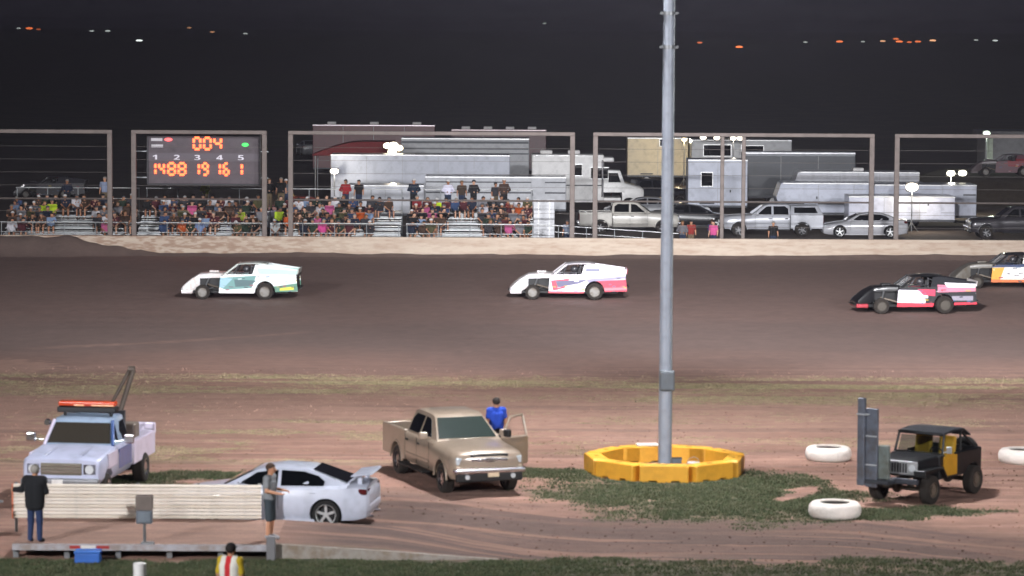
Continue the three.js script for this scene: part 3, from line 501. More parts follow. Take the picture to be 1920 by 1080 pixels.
  part('tall_plate', [rbox(0.1, 2.0, 0.34, 0.03, 2.05, 1.45, 0.42)], grey, pp); part('tall_plate', [rbox(0.12, 2.22, 0.2, 0.03, 2.16, 1.6, 0.66)], grey, pp);
  part('short_plate', [rbox(0.12, 0.86, 0.3, 0.03, 1.95, 1.1, 0.12)], mat(0x76817f, 0.6, 0.2, { dirty: true }), pp);
  part('carrier_arm', [rbox(0.5, 0.1, 0.9, 0.02, 1.9, 0.6, 0.35), bar([1.6, 0.62, 0.1], [2.0, 1.0, 0.3], 0.04)], mat(0x3c4048, 0.6, 0.3), pp);
  each('strap', [box(0.16, 0.03, 0.4, 2.06, 1.02, 0.46), box(0.16, 0.03, 0.4, 2.08, 1.75, 0.46), box(0.16, 0.03, 0.3, 2.16, 2.3, 0.62)], mat(0xb7bcc4, 0.5), pp);
  return o;
}

// ---------- dirt race car ----------
const pickOf = (a) => a[Math.floor(rnd() * a.length)];
function livery(draw) {
  const cv = document.createElement('canvas'); cv.width = 512; cv.height = 128; const x = cv.getContext('2d'); draw(x);
  for (let i = 0; i < 26; i++) { x.save(); x.translate(rr(110, 505), rr(50, 122)); x.rotate(rr(-0.15, 0.1)); x.fillStyle = pickOf(['#2b2d36', '#e8e8ee', '#9a3040', '#44608a', '#c9b040', '#5c5c66']); x.globalAlpha = rr(0.5, 0.95); x.fillRect(0, 0, rr(6, 22), rr(3, 7)); x.restore(); }
  for (let i = 0; i < 1600; i++) { x.fillStyle = `rgba(105,80,66,${rr(0.04, 0.34)})`; const s = rr(0.6, 2.4); x.fillRect(rr(0, 512), 128 - Math.abs(rr(0, 1) * rr(0, 1)) * 128, s * 1.6, s); }
  const t = new THREE.CanvasTexture(cv); t.colorSpace = THREE.SRGBColorSpace; return new THREE.MeshPhysicalMaterial({ map: t, roughness: 0.4, clearcoat: 0.5, clearcoatRoughness: 0.2 });
}
function sideUV(g) { const p = g.attributes.position, uv = new Float32Array(p.count * 2); for (let i = 0; i < p.count; i++) { uv[2 * i] = 1 - (p.getX(i) + 2.55) / 5.1; uv[2 * i + 1] = (p.getY(i) - 0.2) / 1.35; } g.setAttribute('uv', new THREE.BufferAttribute(uv, 2)); return g; }
function makeRaceCar(o, c) {
  const hood = paint(c.hood, { dirty: true }), roof = paint(c.roof, { dirty: true }), side = livery(c.draw), dark = mat(0x161618, 0.55, 0.2), RF = 0.32, RR = 0.36, AF = 1.54, AR = -1.11;
  part('nose', [loft([[2.52, 0.3, 0.44, 0.5], [2.42, 0.26, 0.55, 0.62], [2.05, 0.3, 0.86, 0.56], [1.72, 0.5, 1.04, 0.46]].map(([x, yb, yt, w]) => ({ x, ring: ringB(yb, yt, w, w, w - 0.05, 0.02) })), 0.6)], hood, o);
  part('hood', [loft([[1.74, 0.86, 1.04, 0.46], [1.2, 0.88, 1.1, 0.5], [0.66, 0.9, 1.08, 0.58]].map(([x, yb, yt, w]) => ({ x, ring: ringB(yb, yt, w, w, w - 0.06, 0.03) })), 0.6), rbox(0.4, 0.08, 0.3, 0.03, 1.15, 1.14, 0)], hood, o);
  part('bumper_bar', [bar([2.56, 0.36, -0.5], [2.56, 0.36, 0.5], 0.025), bar([2.56, 0.36, 0.5], [2.0, 0.4, 0.4], 0.022), bar([2.56, 0.36, -0.5], [2.0, 0.4, -0.4], 0.022)], dark, o);
  part('nose_skirt', [rbox(0.5, 0.16, 1.3, 0.04, 2.25, 0.3, 0)], paint(c.skirt ?? c.hood, { dirty: true }), o);
  part('chassis', [box(4.2, 0.1, 1.1, 0, 0.3, 0), box(1.1, 0.5, 0.66, 1.2, 0.62, 0), box(0.5, 0.2, 0.4, 1.3, 0.86, 0), box(0.06, 0.75, 1.55, 0.72, 0.68, 0), cyl(0.05, 0.05, 1.6, AF, RF, 0, 'z'), cyl(0.06, 0.06, 1.6, AR, RR, 0, 'z'), box(1.5, 0.06, 1.5, -1.75, 1.03, 0), box(0.05, 0.7, 1.5, -2.4, 0.72, 0)], dark, o);
  for (const s of [1, -1]) {
    const wl = []; for (let i = 0; i <= 10; i++) { const a = Math.PI * i / 10; wl.push([AR - Math.cos(a) * 0.43, 0.33 + Math.sin(a) * 0.47]); }
    part('side_panel', [sideUV(prism([[0.86, 0.27], [0.8, 0.98], [0.6, 1.06], [-2.42, 1.1], [-2.5, 0.36], ...wl, [-0.64, 0.27]], 0.03, 0, s * 0.82))], side, o, true);
    part('sail_panel', [sideUV(sheet([[-0.55, 1.06], [-0.68, 1.47], [-1.0, 1.49], [-1.7, 1.38], [-2.46, 1.27], [-2.46, 1.1]], (x, y) => s * lerp(0.8, 0.6, clamp((y - 1.06) / 0.44)), 0.02))], side, o, true);
    part('roof_pillar', [bar([0.62, 1.06, s * 0.74], [0.08, 1.48, s * 0.58], 0.045, 6)], roof, o);
    each('roll_cage', [bar([-0.5, 0.4, s * 0.62], [-0.5, 1.45, s * 0.55], 0.025), bar([0.55, 0.5, s * 0.62], [0.05, 1.45, s * 0.54], 0.025), bar([-0.5, 1.15, s * 0.6], [0.5, 1.12, s * 0.62], 0.02), bar([-0.5, 1.4, s * 0.54], [-2.2, 0.9, s * 0.5], 0.022)], mat(0x47484e, 0.5, 0.4), o);
    each('suspension_arm', [bar([1.1, 0.5, s * 0.4], [AF, RF, s * 0.84], 0.02), bar([1.8, 0.45, s * 0.35], [AF, RF, s * 0.84], 0.02), bar([1.3, 0.95, s * 0.4], [1.48, 0.45, s * 0.75], 0.035)], steel, o);
    part('exhaust_pipe', [bar([1.45, 0.62, s * 0.36], [0.6, 0.4, s * 0.6], 0.05)], mat(0x6a625a, 0.5, 0.6), o);
    makeWheel(o, AF, s * 0.93, RF, 0.24, c.rim ?? mat(0x85827e, 0.55, 0.3, { dirty: true }), rubberDusty, 0, 0.62); makeWheel(o, AR, s * 0.9, RR, 0.3, c.rim ?? mat(0x85827e, 0.55, 0.3, { dirty: true }), rubberDusty, 0, 0.62);
  }
  part('roof', [loft([[0.14, 1.45, 1.48, 0.58], [-0.2, 1.49, 1.53, 0.6], [-0.8, 1.5, 1.55, 0.6], [-1.15, 1.47, 1.51, 0.56]].map(([x, yb, yt, w]) => ({ x, ring: [[yb, w], [yt, w - 0.04], [yt + 0.015, 0], [yt, -w + 0.04], [yb, -w]] })), 0.7)], roof, o);
  part('rear_deck', [box(1.7, 0.025, 1.6, -1.6, 1.095, 0), box(0.9, 0.025, 0.3, 0.3, 1.055, 0.66), box(0.9, 0.025, 0.3, 0.3, 1.055, -0.66)], roof, o);
  part('spoiler', [rbox(0.03, 0.22, 1.56, 0.01, -2.5, 1.2, 0, 0, 0, 0.15)], paint(c.tail, { dirty: true }), o);
  part('seat', [rbox(0.16, 0.8, 0.5, 0.06, -0.42, 0.95, -0.25, 0, 0, 0.15), rbox(0.5, 0.14, 0.5, 0.05, -0.15, 0.55, -0.25)], black, o);
  part('driver_helmet', [ball(0.15, -0.25, 1.26, -0.25, 1.1, 1, 0.95)], mat(0x3b3b40, 0.25), o);
  each('windscreen_bar', [bar([0.6, 1.08, -0.3], [0.1, 1.46, -0.26], 0.014), bar([0.6, 1.08, 0], [0.1, 1.46, 0], 0.014), bar([0.6, 1.08, 0.3], [0.1, 1.46, 0.26], 0.014)], steel, o);
  part('rear_bumper', [bar([-2.58, 0.5, -0.6], [-2.58, 0.5, 0.6], 0.03), bar([-2.58, 0.5, 0.6], [-2.3, 0.5, 0.6], 0.03), bar([-2.58, 0.5, -0.6], [-2.3, 0.5, -0.6], 0.03)], dark, o);
  return o;
}

// ---------- enclosed trailers, haulers and motorhomes ----------
function makeTrailer(o, c) {
  const { l, h, w = 2.5, y0 = 0.55 } = c, pm = paint(c.color ?? 0xd9dade, { r: 0.42, coat: 0.4 }), nose = c.nose ?? 0, q = c.vs ?? 1;
  const outline = [[-l / 2, y0], [l / 2, y0], [l / 2 + nose * 0.3, y0 + 0.1], [l / 2 + nose, lerp(y0, h, 0.55)], [l / 2 + nose * 0.3, h - 0.05], [l / 2 - 0.02, h], [-l / 2, h]];
  const b = part('body', [nose ? prism(outline, w, 0.04) : rbox(l, h - y0, w, 0.06, 0, (h + y0) / 2, 0)], pm, o);
  each('roof_rail', [rbox(l, 0.09, 0.05, 0.015, 0, h - 0.05, w / 2 + 0.012), rbox(l, 0.09, 0.05, 0.015, 0, h - 0.05, -w / 2 - 0.012)], c.rail ?? alum, b);
  each('skirt_rail', [rbox(l, 0.12, 0.05, 0.015, 0, y0 + 0.08, w / 2 + 0.012), rbox(l, 0.12, 0.05, 0.015, 0, y0 + 0.08, -w / 2 - 0.012)], c.trim ?? mat(0x45484f, 0.5, 0.4), b);
  const n = Math.max(2, Math.round(l / 2.4));
  for (let i = 1; i < n; i++) part('panel_seam', [box(0.025, h - y0 - 0.25, 0.012, -l / 2 + i * l / n, (h + y0) / 2, q * (w / 2 + 0.004))], mat(0x9b9da3, 0.5), b);
  if (c.stripe) for (const [y, t, col] of c.stripe) part('stripe', [box(l - 0.1, t, 0.01, 0, y, q * (w / 2 + 0.006))], mat(col, 0.5), b);
  const tx = c.axle ?? -l * 0.18, k = Math.max(1, c.axles ?? 2);
  for (let i = 0; i < k; i++) for (const s of [1, -1]) makeWheel(o, tx + (i - (k - 1) / 2) * 0.85, s * (w / 2 - 0.12), 0.36, 0.22, mat(0xb9bbc0, 0.5, 0.3), rubber, 0, 0.6);
  for (const s of [1, -1]) part('fender', [rbox(k * 0.85 + 0.1, 0.08, 0.26, 0.02, tx, 0.82, s * (w / 2 + 0.02))], c.trim ?? mat(0x45484f, 0.5, 0.4), o);
  const d = part('side_door', [rbox(0.85, Math.min(1.9, h - y0 - 0.35), 0.03, 0.01, l * 0.3, y0 + 0.12 + Math.min(1.9, h - y0 - 0.35) / 2 + 0.06, q * (w / 2 + 0.01))], pm, o); part('door_latch', [rbox(0.08, 0.16, 0.04, 0.01, l * 0.3 - 0.34, y0 + 1.05, q * (w / 2 + 0.03))], black, d);
  part('tongue', [bar([l / 2, 0.5, 0.5], [l / 2 + nose + 1.1, 0.48, 0], 0.05, 6), bar([l / 2, 0.5, -0.5], [l / 2 + nose + 1.1, 0.48, 0], 0.05, 6), bar([l / 2 + nose + 0.8, 0, 0], [l / 2 + nose + 0.8, 0.6, 0], 0.04)], black, o);
  if (c.vents) for (let i = 0; i < c.vents; i++) part('roof_vent', [rbox(0.7, 0.22, 0.7, 0.06, lerp(-l * 0.35, l * 0.35, c.vents > 1 ? i / (c.vents - 1) : 0.5), h + 0.1, 0)], mat(0xd0d0d2, 0.6), o);
  if (c.windows) for (const [x, y, ww, hh] of c.windows) { const f = part('window', [rbox(ww, hh, 0.03, 0.01, x, y, q * (w / 2 + 0.012))], glassDark, o); part('window_frame', [box(ww + 0.1, 0.05, 0.05, x, y + hh / 2 + 0.02, q * (w / 2 + 0.015)), box(ww + 0.1, 0.05, 0.05, x, y - hh / 2 - 0.02, q * (w / 2 + 0.015)), box(0.05, hh, 0.05, x - ww / 2 - 0.02, y, q * (w / 2 + 0.015)), box(0.05, hh, 0.05, x + ww / 2 + 0.02, y, q * (w / 2 + 0.015))], alum, f); }
  return o;
}
function makeTruckHome(o, c) {                                         // living box behind a bonneted truck cab, facing +x
  const pm = paint(c.color ?? 0xdcdde0, { r: 0.4 }), l = c.l;
  const b = part('living_box', [rbox(l - 2.4, 3.0, 2.5, 0.1, -1.2, 2.25, 0)], pm, o); part('roof_lip', [rbox(0.9, 0.3, 2.4, 0.1, l / 2 - 2.2, 3.42, 0)], pm, b);
  for (const [x, y, w, h] of c.windows) { const f = part('window', [rbox(w, h, 0.03, 0.01, x, y, 1.262)], glassDark, o); part('window_frame', [box(w + 0.1, 0.05, 0.05, x, y + h / 2 + 0.02, 1.265), box(w + 0.1, 0.05, 0.05, x, y - h / 2 - 0.02, 1.265)], alum, f); }
  const cab = cabin([[l / 2 - 1.05, 1.9, 0.95], [l / 2 - 1.35, 2.7, 0.9], [l / 2 - 2.45, 2.75, 0.95]], 1.3, 1.1); part('cab', [cab.shell], pm, o);
  endPane('windscreen', [l / 2 - 1.05, 1.9, 0.95], [l / 2 - 1.35, 2.7, 0.9], o, glassDark); for (const s of [1, -1]) part('side_window', [sheet([[l / 2 - 1.3, 1.95], [l / 2 - 1.5, 2.55], [l / 2 - 2.1, 2.55], [l / 2 - 2.1, 1.95]], cab.side(s))], glassDark, o);
  part('bonnet', [loft([[l / 2 + 0.2, 0.7, 1.45, 0.8], [l / 2, 0.65, 1.62, 0.92], [l / 2 - 1.2, 0.65, 1.95, 1.0]].map(([x, yb, yt, w]) => ({ x, ring: ringB(yb, yt, w, w, w - 0.15, 0.03) })), 0.6), box(l - 1, 0.3, 2.3, -0.8, 0.8, 0)], pm, o);
  part('front_bumper', [rbox(0.2, 0.3, 2.3, 0.05, l / 2 + 0.25, 0.6, 0)], chrome, o);
  part('skirt_line', [box(l - 2.5, 0.08, 0.03, -1.2, 1.75, 1.262)], mat(0x33363d, 0.5), b);
  for (const s of [1, -1]) { makeWheel(o, l / 2 - 0.75, s * 1.0, 0.48, 0.28, chrome, rubber, 0, 0.6); makeWheel(o, -l / 2 + 1.4, s * 1.0, 0.48, 0.28, chrome, rubber, 0, 0.6); part('exhaust_stack', [bar([l / 2 - 2.5, 1, s * 1.25], [l / 2 - 2.5, 3.4, s * 1.25], 0.07)], chrome, o); }
  for (const x of [-0.8, -2.6]) part('roof_vent', [rbox(0.8, 0.26, 0.8, 0.08, x, 3.86, 0)], mat(0xd0d0d2, 0.6), o);
  return o;
}

// ---------- people ----------
function mold(bones, lo, hi, res, o = {}) {                            // bones: [ax, ay, az, bx, by, bz, ra, rb]; one continuous skin around them
  const mc = new MarchingCubes(res, new THREE.MeshBasicMaterial(), false, false, o.most ?? 150000), h = res / 2, k = o.k ?? 0.03, f = mc.field, e = 1e-9;
  const B = bones.map((b) => { const d = [b[3] - b[0], b[4] - b[1], b[5] - b[2]]; return [...b, ...d, d[0] * d[0] + d[1] * d[1] + d[2] * d[2] + e]; });
  const fx = (i) => lerp(lo[0], hi[0], ((i - h) / h + 1) / 2), fy = (i) => lerp(lo[1], hi[1], ((i - h) / h + 1) / 2), fz = (i) => lerp(lo[2], hi[2], ((i - h) / h + 1) / 2);
  for (let z = 0; z < res; z++) for (let y = 0; y < res; y++) for (let x = 0; x < res; x++) {
    const X = fx(x), Y = fy(y), Z = fz(z); let s = 9;
    for (const b of B) {
      const px = X - b[0], py = Y - b[1], pz = Z - b[2]; let t = (px * b[8] + py * b[9] + pz * b[10]) / b[11]; t = t < 0 ? 0 : t > 1 ? 1 : t;
      const dx = px - b[8] * t, dy = py - b[9] * t, dz = pz - b[10] * t, d = Math.sqrt(dx * dx + dy * dy + dz * dz) - (b[6] + (b[7] - b[6]) * t);
      if (d < s + k) { const q = Math.max(k - Math.abs(s - d), 0) / k; s = Math.min(s, d) - q * q * k * 0.25; }
    }
    if (o.keep) s = Math.max(s, o.keep(X, Y, Z));
    f[x + y * res + z * res * res] = -s;
  }
  mc.isolation = 0; mc.update();
  const n = mc.count, p = new Float32Array(n * 3); let pa = mc.positionArray;
  for (let i = 0; i < n; i++) { p[3 * i] = lerp(lo[0], hi[0], (pa[3 * i] + 1) / 2); p[3 * i + 1] = lerp(lo[1], hi[1], (pa[3 * i + 1] + 1) / 2); p[3 * i + 2] = lerp(lo[2], hi[2], (pa[3 * i + 2] + 1) / 2); }
  let g = new THREE.BufferGeometry(); g.setAttribute('position', new THREE.BufferAttribute(p, 3));
  g = toCreasedNormals(g, 1.4);
  // outward faces
  let vol = 0; const q = g.attributes.position.array; for (let i = 0; i < q.length; i += 9) vol += V(q[i], q[i + 1], q[i + 2]).dot(V(q[i + 3], q[i + 4], q[i + 5]).cross(V(q[i + 6], q[i + 7], q[i + 8])));
  if (vol < 0) { flip(g); g = toCreasedNormals(g, 1.4); }
  return g;
}
// a pose is a table of joints; the figure faces +z, feet at y = 0 (or seat at y = 0.45)
const STAND = { hip: [0.09, 0.93, 0], knee: [0.1, 0.5, 0.02], ankle: [0.11, 0.09, -0.02], toe: [0.13, 0.04, 0.14], pelvis: [0, 0.97, 0], chest: [0, 1.3, 0], neck: [0, 1.49, 0.01], head: [0, 1.62, 0.03], shoulder: [0.185, 1.42, 0], elbow: [0.25, 1.15, -0.02], wrist: [0.27, 0.91, 0.06] };
const SIT = { hip: [0.1, 0.52, 0], knee: [0.13, 0.5, 0.42], ankle: [0.13, 0.09, 0.44], toe: [0.15, 0.05, 0.6], pelvis: [0, 0.56, -0.02], chest: [0, 0.9, 0.02], neck: [0, 1.08, 0.05], head: [0, 1.21, 0.08], shoulder: [0.185, 1.01, 0.03], elbow: [0.24, 0.76, 0.08], wrist: [0.12, 0.62, 0.3] };
function joints(base, over = {}) { const J = {}; for (const k in base) for (const [s, n] of [[1, 'L'], [-1, 'R']]) { const p = base[k]; J[k + n] = [p[0] * s, p[1], p[2]]; } return { ...J, ...over }; }
function figure(J, res, fine, o = {}) {
  const b = (a, c, ra, rb) => [...J[a], ...J[c], ra, rb], both = (a, c, ra, rb) => [b(a + 'L', c + 'L', ra, rb), b(a + 'R', c + 'R', ra, rb)];
  const legs = [...both('hip', 'knee', 0.085, 0.06), ...both('knee', 'ankle', 0.058, 0.042)], feet = both('ankle', 'toe', 0.045, 0.035);
  const P0 = J.pelvisL, C0 = J.chestL, trunk = [];
  for (const s of [-1, 1]) trunk.push([P0[0] + s * 0.06, P0[1], P0[2], C0[0] + s * 0.075, C0[1], C0[2], 0.115, 0.12]);
  trunk.push(b('shoulderL', 'shoulderR', 0.072, 0.072));
  const upper = both('shoulder', 'elbow', 0.056, 0.042), fore = both('elbow', 'wrist', 0.042, 0.03), N = J.neckL, H = J.headL;
  const skull = [[...N, H[0], H[1], H[2], 0.055, 0.06], [H[0], H[1] + 0.035, H[2] - 0.025, H[0], H[1] + 0.03, H[2] + 0.005, 0.093, 0.088], [H[0], H[1] - 0.06, H[2] + 0.02, H[0], H[1], H[2] + 0.02, 0.058, 0.075]];
  const f = o.face ?? [0, 0, 1], fr = [f[2], 0, -f[0]];
  const pt = (a, u, r) => [H[0] + f[0] * a + fr[0] * r, H[1] + u, H[2] + f[2] * a + fr[2] * r];
  const face = [[...pt(0.1, 0.02, 0), ...pt(0.125, -0.02, 0), 0.012, 0.018], [...pt(0, 0.015, 0.09), ...pt(0, -0.015, 0.09), 0.018, 0.014], [...pt(0, 0.015, -0.09), ...pt(0, -0.015, -0.09), 0.018, 0.014], [...pt(0.085, -0.065, 0.015), ...pt(0.085, -0.065, -0.015), 0.012, 0.012]];
  const hands = [];
  for (const s of ['L', 'R']) {                                        // palm, four fingers and a thumb, slightly curled
    const E = V(...J['elbow' + s]), W = V(...J['wrist' + s]), d = W.clone().sub(E).normalize(), side = V(0, 0, 1).cross(d).lengthSq() > 0.1 ? V(1, 0, 0).cross(d).normalize() : V(1, 0, 0), nrm = side.clone().cross(d).normalize().multiplyScalar(s === 'L' ? 1 : -1);
    const at = (a, l, n) => W.clone().addScaledVector(d, a).addScaledVector(side, l).addScaledVector(nrm, n);
    const push = (p, q, ra, rb) => hands.push([...p.toArray(), ...q.toArray(), ra, rb]);
    push(at(0, 0, 0), at(0.075, -0.02, 0), 0.024, 0.02); push(at(0, 0, 0), at(0.075, 0.02, 0), 0.024, 0.02);
    [[-0.03, 0.07], [-0.01, 0.08], [0.011, 0.076], [0.031, 0.06]].forEach(([l, n]) => { push(at(0.08, l, 0), at(0.08 + n * 0.5, l, 0.008), 0.0095, 0.009); push(at(0.08 + n * 0.5, l, 0.008), at(0.08 + n * 0.9, l, 0.03), 0.009, 0.008); });
    push(at(0.02, 0.028, 0.005), at(0.05, 0.052, 0.014), 0.012, 0.011); push(at(0.05, 0.052, 0.014), at(0.08, 0.055, 0.025), 0.011, 0.009);
  }
  const all = [...legs, ...feet, ...trunk, ...upper, ...fore, ...skull];
  const bound = (bs, pad) => { const lo = [9, 9, 9], hi = [-9, -9, -9]; for (const q of bs) for (const e of [0, 3]) for (let k = 0; k < 3; k++) { lo[k] = Math.min(lo[k], q[e + k] - q[e ? 7 : 6] - pad); hi[k] = Math.max(hi[k], q[e + k] + q[e ? 7 : 6] + pad); } return [lo, hi]; };
  const grow = (bs, d) => bs.map((q) => [...q.slice(0, 6), q[6] + d, q[7] + d]);
  const make = (bs, r, opt) => mold(bs, ...bound(bs, 0.03), r, opt);
  const skinG = [make(all, res)];
  if (fine) { skinG.push(make([...skull, ...face], 56, { k: 0.012 }), make(hands.slice(0, hands.length / 2), 60, { k: 0.006 }), make(hands.slice(hands.length / 2), 60, { k: 0.006 })); }
  else skinG.push(make(hands.filter((q, i) => i % 12 < 2), 12));
  const sleeve = o.sleeve ?? 0.62, cutUpper = sleeve >= 1 ? [...upper, ...grow(fore, 0.006)] : upper.map((q) => [q[0], q[1], q[2], lerp(q[0], q[3], sleeve), lerp(q[1], q[4], sleeve), lerp(q[2], q[5], sleeve), q[6], q[6]]);
  const shirt = make([...grow(trunk, o.coat ? 0.04 : 0.014), ...(o.coat ? [[-0.07, 0.86, 0, -0.07, 1.2, 0, 0.15, 0.15], [0.07, 0.86, 0, 0.07, 1.2, 0, 0.15, 0.15]] : []), ...grow(cutUpper, o.coat ? 0.026 : 0.014)], Math.round(res * 0.8));
  const lower = o.shorts ? both('hip', 'knee', 0.1, 0.085) : [...grow(legs, 0.016)];
  const trousers = make([[P0[0] - 0.05, P0[1] - 0.04, P0[2], P0[0] + 0.05, P0[1] - 0.04, P0[2], 0.125, 0.125], ...lower], Math.round(res * 0.8));
  const shoes = make(grow(feet, 0.012), Math.round(res * 0.45));
  const hairBones = [[H[0] - f[0] * 0.02, H[1] + 0.04, H[2] - f[2] * 0.02, H[0], H[1] + 0.04, H[2], 0.105, 0.1]];
  const hair = make(hairBones, fine ? 40 : 16, { keep: (x, y, z) => { const a = (x - H[0]) * f[0] + (z - H[2]) * f[2]; return -(y - H[1] - 0.0 - a * 0.75); } });
  const cap = [make([[H[0], H[1] + 0.045, H[2] - 0.01, H[0], H[1] + 0.045, H[2], 0.106, 0.104]], fine ? 40 : 16, { keep: (x, y) => -(y - H[1] - 0.045) }), cyl(0.085, 0.085, 0.014, H[0] + f[0] * 0.1, H[1] + 0.055, H[2] + f[2] * 0.1, 'y', 14)];
  return { skin: skinG, shirt, trousers, shoes, hair, cap, eyes: [ball(0.012, ...pt(0.092, 0.025, 0.034)), ball(0.012, ...pt(0.092, 0.025, -0.034))] };
}
const cloth = (c) => mat(c, 0.95, 0, { bump: 0.003 }), SKIN = [mat(0xb98668, 0.6, 0, { plain: true }), mat(0x9a6a4e, 0.6, 0, { plain: true }), mat(0xc79a80, 0.6, 0, { plain: true })], HAIR = [0x1d1512, 0x3a2618, 0x6d5032, 0x8c8780].map((c) => mat(c, 0.8, 0, { plain: true }));
const shared = new Map(), once = (g) => { if (!shared.has(g)) { const l = (Array.isArray(g) ? g : [g]).map((q) => clean(q)); shared.set(g, l.length > 1 ? mergeGeometries(l) : l[0]); } return shared.get(g); };
function dress(o, fig, c) {
  const add = (n, g, m) => { const x = new THREE.Mesh(once(g), m); x.name = n; o.add(x); return x; };
  add('body', fig.skin, c.skin ?? SKIN[0]); add(c.jacket ? 'jacket' : 'shirt', fig.shirt, cloth(c.shirt)); add(c.shorts ? 'shorts' : 'trousers', fig.trousers, cloth(c.trousers)); add('shoes', fig.shoes, cloth(c.shoes ?? 0x2a2522));
  if (c.cap !== undefined) add('cap', fig.cap, cloth(c.cap)); add('hair', fig.hair, c.hair ?? HAIR[1]);
  if (c.eyes) add('eyes', fig.eyes, mat(0x1a1410, 0.3, 0, { plain: true }));
  return o;
}

// ---------- infield: ramp, platform and what stands there ----------
const DECK = 0.33, FRONT = -68.4, BACK = -71.9, EDGE = G(508, 1035, DECK).x, LEFT = G(8, 1035, DECK).x;
{
  const concrete = mat(0x9b948c, 0.9, 0, { bump: 0.01, dirty: true });
  const soilTop = noiseTexture(512, (u, v) => { const n = wrapN(u, v, 5), m = wrapN(u, v, 36), s = wrapN(u * 0.25, v, 14), k = 0.75 + 0.2 * n + 0.25 * m + 0.25 * (s - 0.5); return [0.56 * k, 0.44 * k, 0.385 * k]; }, true);
  const top = new THREE.MeshStandardMaterial({ map: soilTop, roughness: 0.95 });
  const o = thing('weigh_ramp', 'raised dirt covered platform with white steel edge and sloping concrete ramp', 'platform', [0, 0, 0]);
  const L = LEFT, R = EDGE, E = G(935, 1040).x;
  part('deck_slab', [box(R - L, 0.16, BACK - FRONT + 0.02 < 0 ? FRONT - BACK : 1, (L + R) / 2, DECK - 0.08, (FRONT + BACK) / 2)], top, o);
  { const g = clean(prism([[R, -0.1], [E + 1, -0.1], [E + 0.9, -0.02], [E - 0.6, 0.035], [lerp(R, E, 0.5), DECK * 0.5 + 0.02], [R, DECK]], FRONT - BACK - 0.2, 0.01, (FRONT + BACK) / 2 - 0.1)), p = g.attributes.position; for (let i = 0; i < p.count; i++) g.attributes.uv.setXY(i, (p.getX(i) + 34) / 68, (p.getZ(i) + 108) / 56); part('ramp', [g], INFIELD, o, true); }
  part('ramp_side', [prism([[R + 0.02, -0.1], [E, -0.1], [E, 0.02], [lerp(R, E, 0.5), DECK * 0.5 + 0.03], [R + 0.02, DECK + 0.012]], 0.16, 0.015, FRONT - 0.08)], concrete, o);
  part('edge_beam', [rbox(R - L, 0.15, 0.1, 0.015, (L + R) / 2, DECK - 0.07, FRONT + 0.05)], mat(0xb4b2b8, 0.5, 0.2, { dirty: true }), o);
  for (const [a, b] of [[125, 145], [176, 200]]) { const x0 = G(a, 1033, DECK - 0.07).x, x1 = G(b, 1033, DECK - 0.07).x; part('reflector_red', [box(x1 - x0, 0.07, 0.012, (x0 + x1) / 2, DECK - 0.06, FRONT + 0.106)], mat(0x9c2a26, 0.4), o); }
  { const x0 = G(147, 1033, DECK - 0.07).x, x1 = G(174, 1033, DECK - 0.07).x; part('reflector_white', [box(x1 - x0, 0.07, 0.012, (x0 + x1) / 2, DECK - 0.06, FRONT + 0.106)], mat(0xd8d4d0, 0.4), o); }
  for (let i = 0; i <= 5; i++) for (const z of [FRONT - 0.1, BACK + 0.1]) part('leg', [box(0.12, DECK, 0.12, lerp(L + 0.06, R - 0.06, i / 5), DECK / 2 - 0.02, z)], steel, o);
  part('end_post', [rbox(0.2, 0.62, 0.16, 0.02, R - 0.06, 0.24, FRONT + 0.14)], mat(0x77777c, 0.6, 0.3), o);
  // corrugated white screen along the back of the platform
  const f = thing('slatted_screen', 'low screen of horizontal white metal slats behind the platform', 'screen', [0, 0, 0]);
  const x0 = P(26, 950, BACK - 0.06).x, x1 = P(490, 950, BACK - 0.06).x, y0 = DECK + 0.0, n = 10, H = 0.82;
  for (let i = 0; i < n; i++) { const g = prism([[0, 0.006], [0.075, 0.02], [0.08, 0.045], [0.02, 0.082], [0, 0.082]], x1 - x0, 0).rotateY(-Math.PI / 2); part('slat', [g.translate((x0 + x1) / 2, y0 + i * H / n, BACK - 0.06)], mat(i % 3 ? 0xe6e0da : 0xdad2c8, 0.5, 0.05, {}), f); }
  for (let i = 0; i <= 4; i++) part('screen_post', [box(0.07, H + 0.36, 0.05, lerp(x0 + 0.05, x1 - 0.05, i / 4), (H + 0.36) / 2, BACK - 0.11)], steel, f);
  part('end_cap', [box(0.04, H, 0.08, x0 - 0.02, y0 + H / 2, BACK - 0.04)], mat(0xb96a4c, 0.6), f);
  // meter box on a post at the platform's edge
  const mx = G(262, 1031, DECK).x, b = thing('electrical_box', 'grey electrical box on a short post at the platform edge', 'electrical box', [mx, DECK, FRONT - 0.14]);
  part('post', [bar([0, -0.1, 0], [0, 0.5, 0], 0.035), rbox(0.3, 0.1, 0.2, 0.03, 0.08, 0.0, 0.12)], steel, b); part('lower_case', [rbox(0.36, 0.3, 0.2, 0.02, 0, 0.6, 0)], mat(0x6c7480, 0.5, 0.3), b); part('upper_case', [rbox(0.38, 0.34, 0.22, 0.02, 0, 0.92, 0)], mat(0x746a66, 0.5, 0.3), b); part('case_door', [rbox(0.28, 0.22, 0.02, 0.01, 0, 0.6, 0.105)], mat(0x7a8490, 0.45, 0.3), b);  // upper case browner than the lower: a reflection painted into its colour
  const ph = thing('signal_post', 'grey vertical post standing at the far left end of the slatted screen', 'post', [G(8, 985, 0).x, 0, -71.6]); part('post', [bar([0, 0, 0], [0, 1.05, 0], 0.05), bar([0.12, 0, 0.3], [0.12, 0.75, 0.3], 0.03)], mat(0x6f6c68, 0.7), ph); part('bracket', [box(0.3, 0.05, 0.05, 0.06, 0.8, 0.1)], steel, ph);
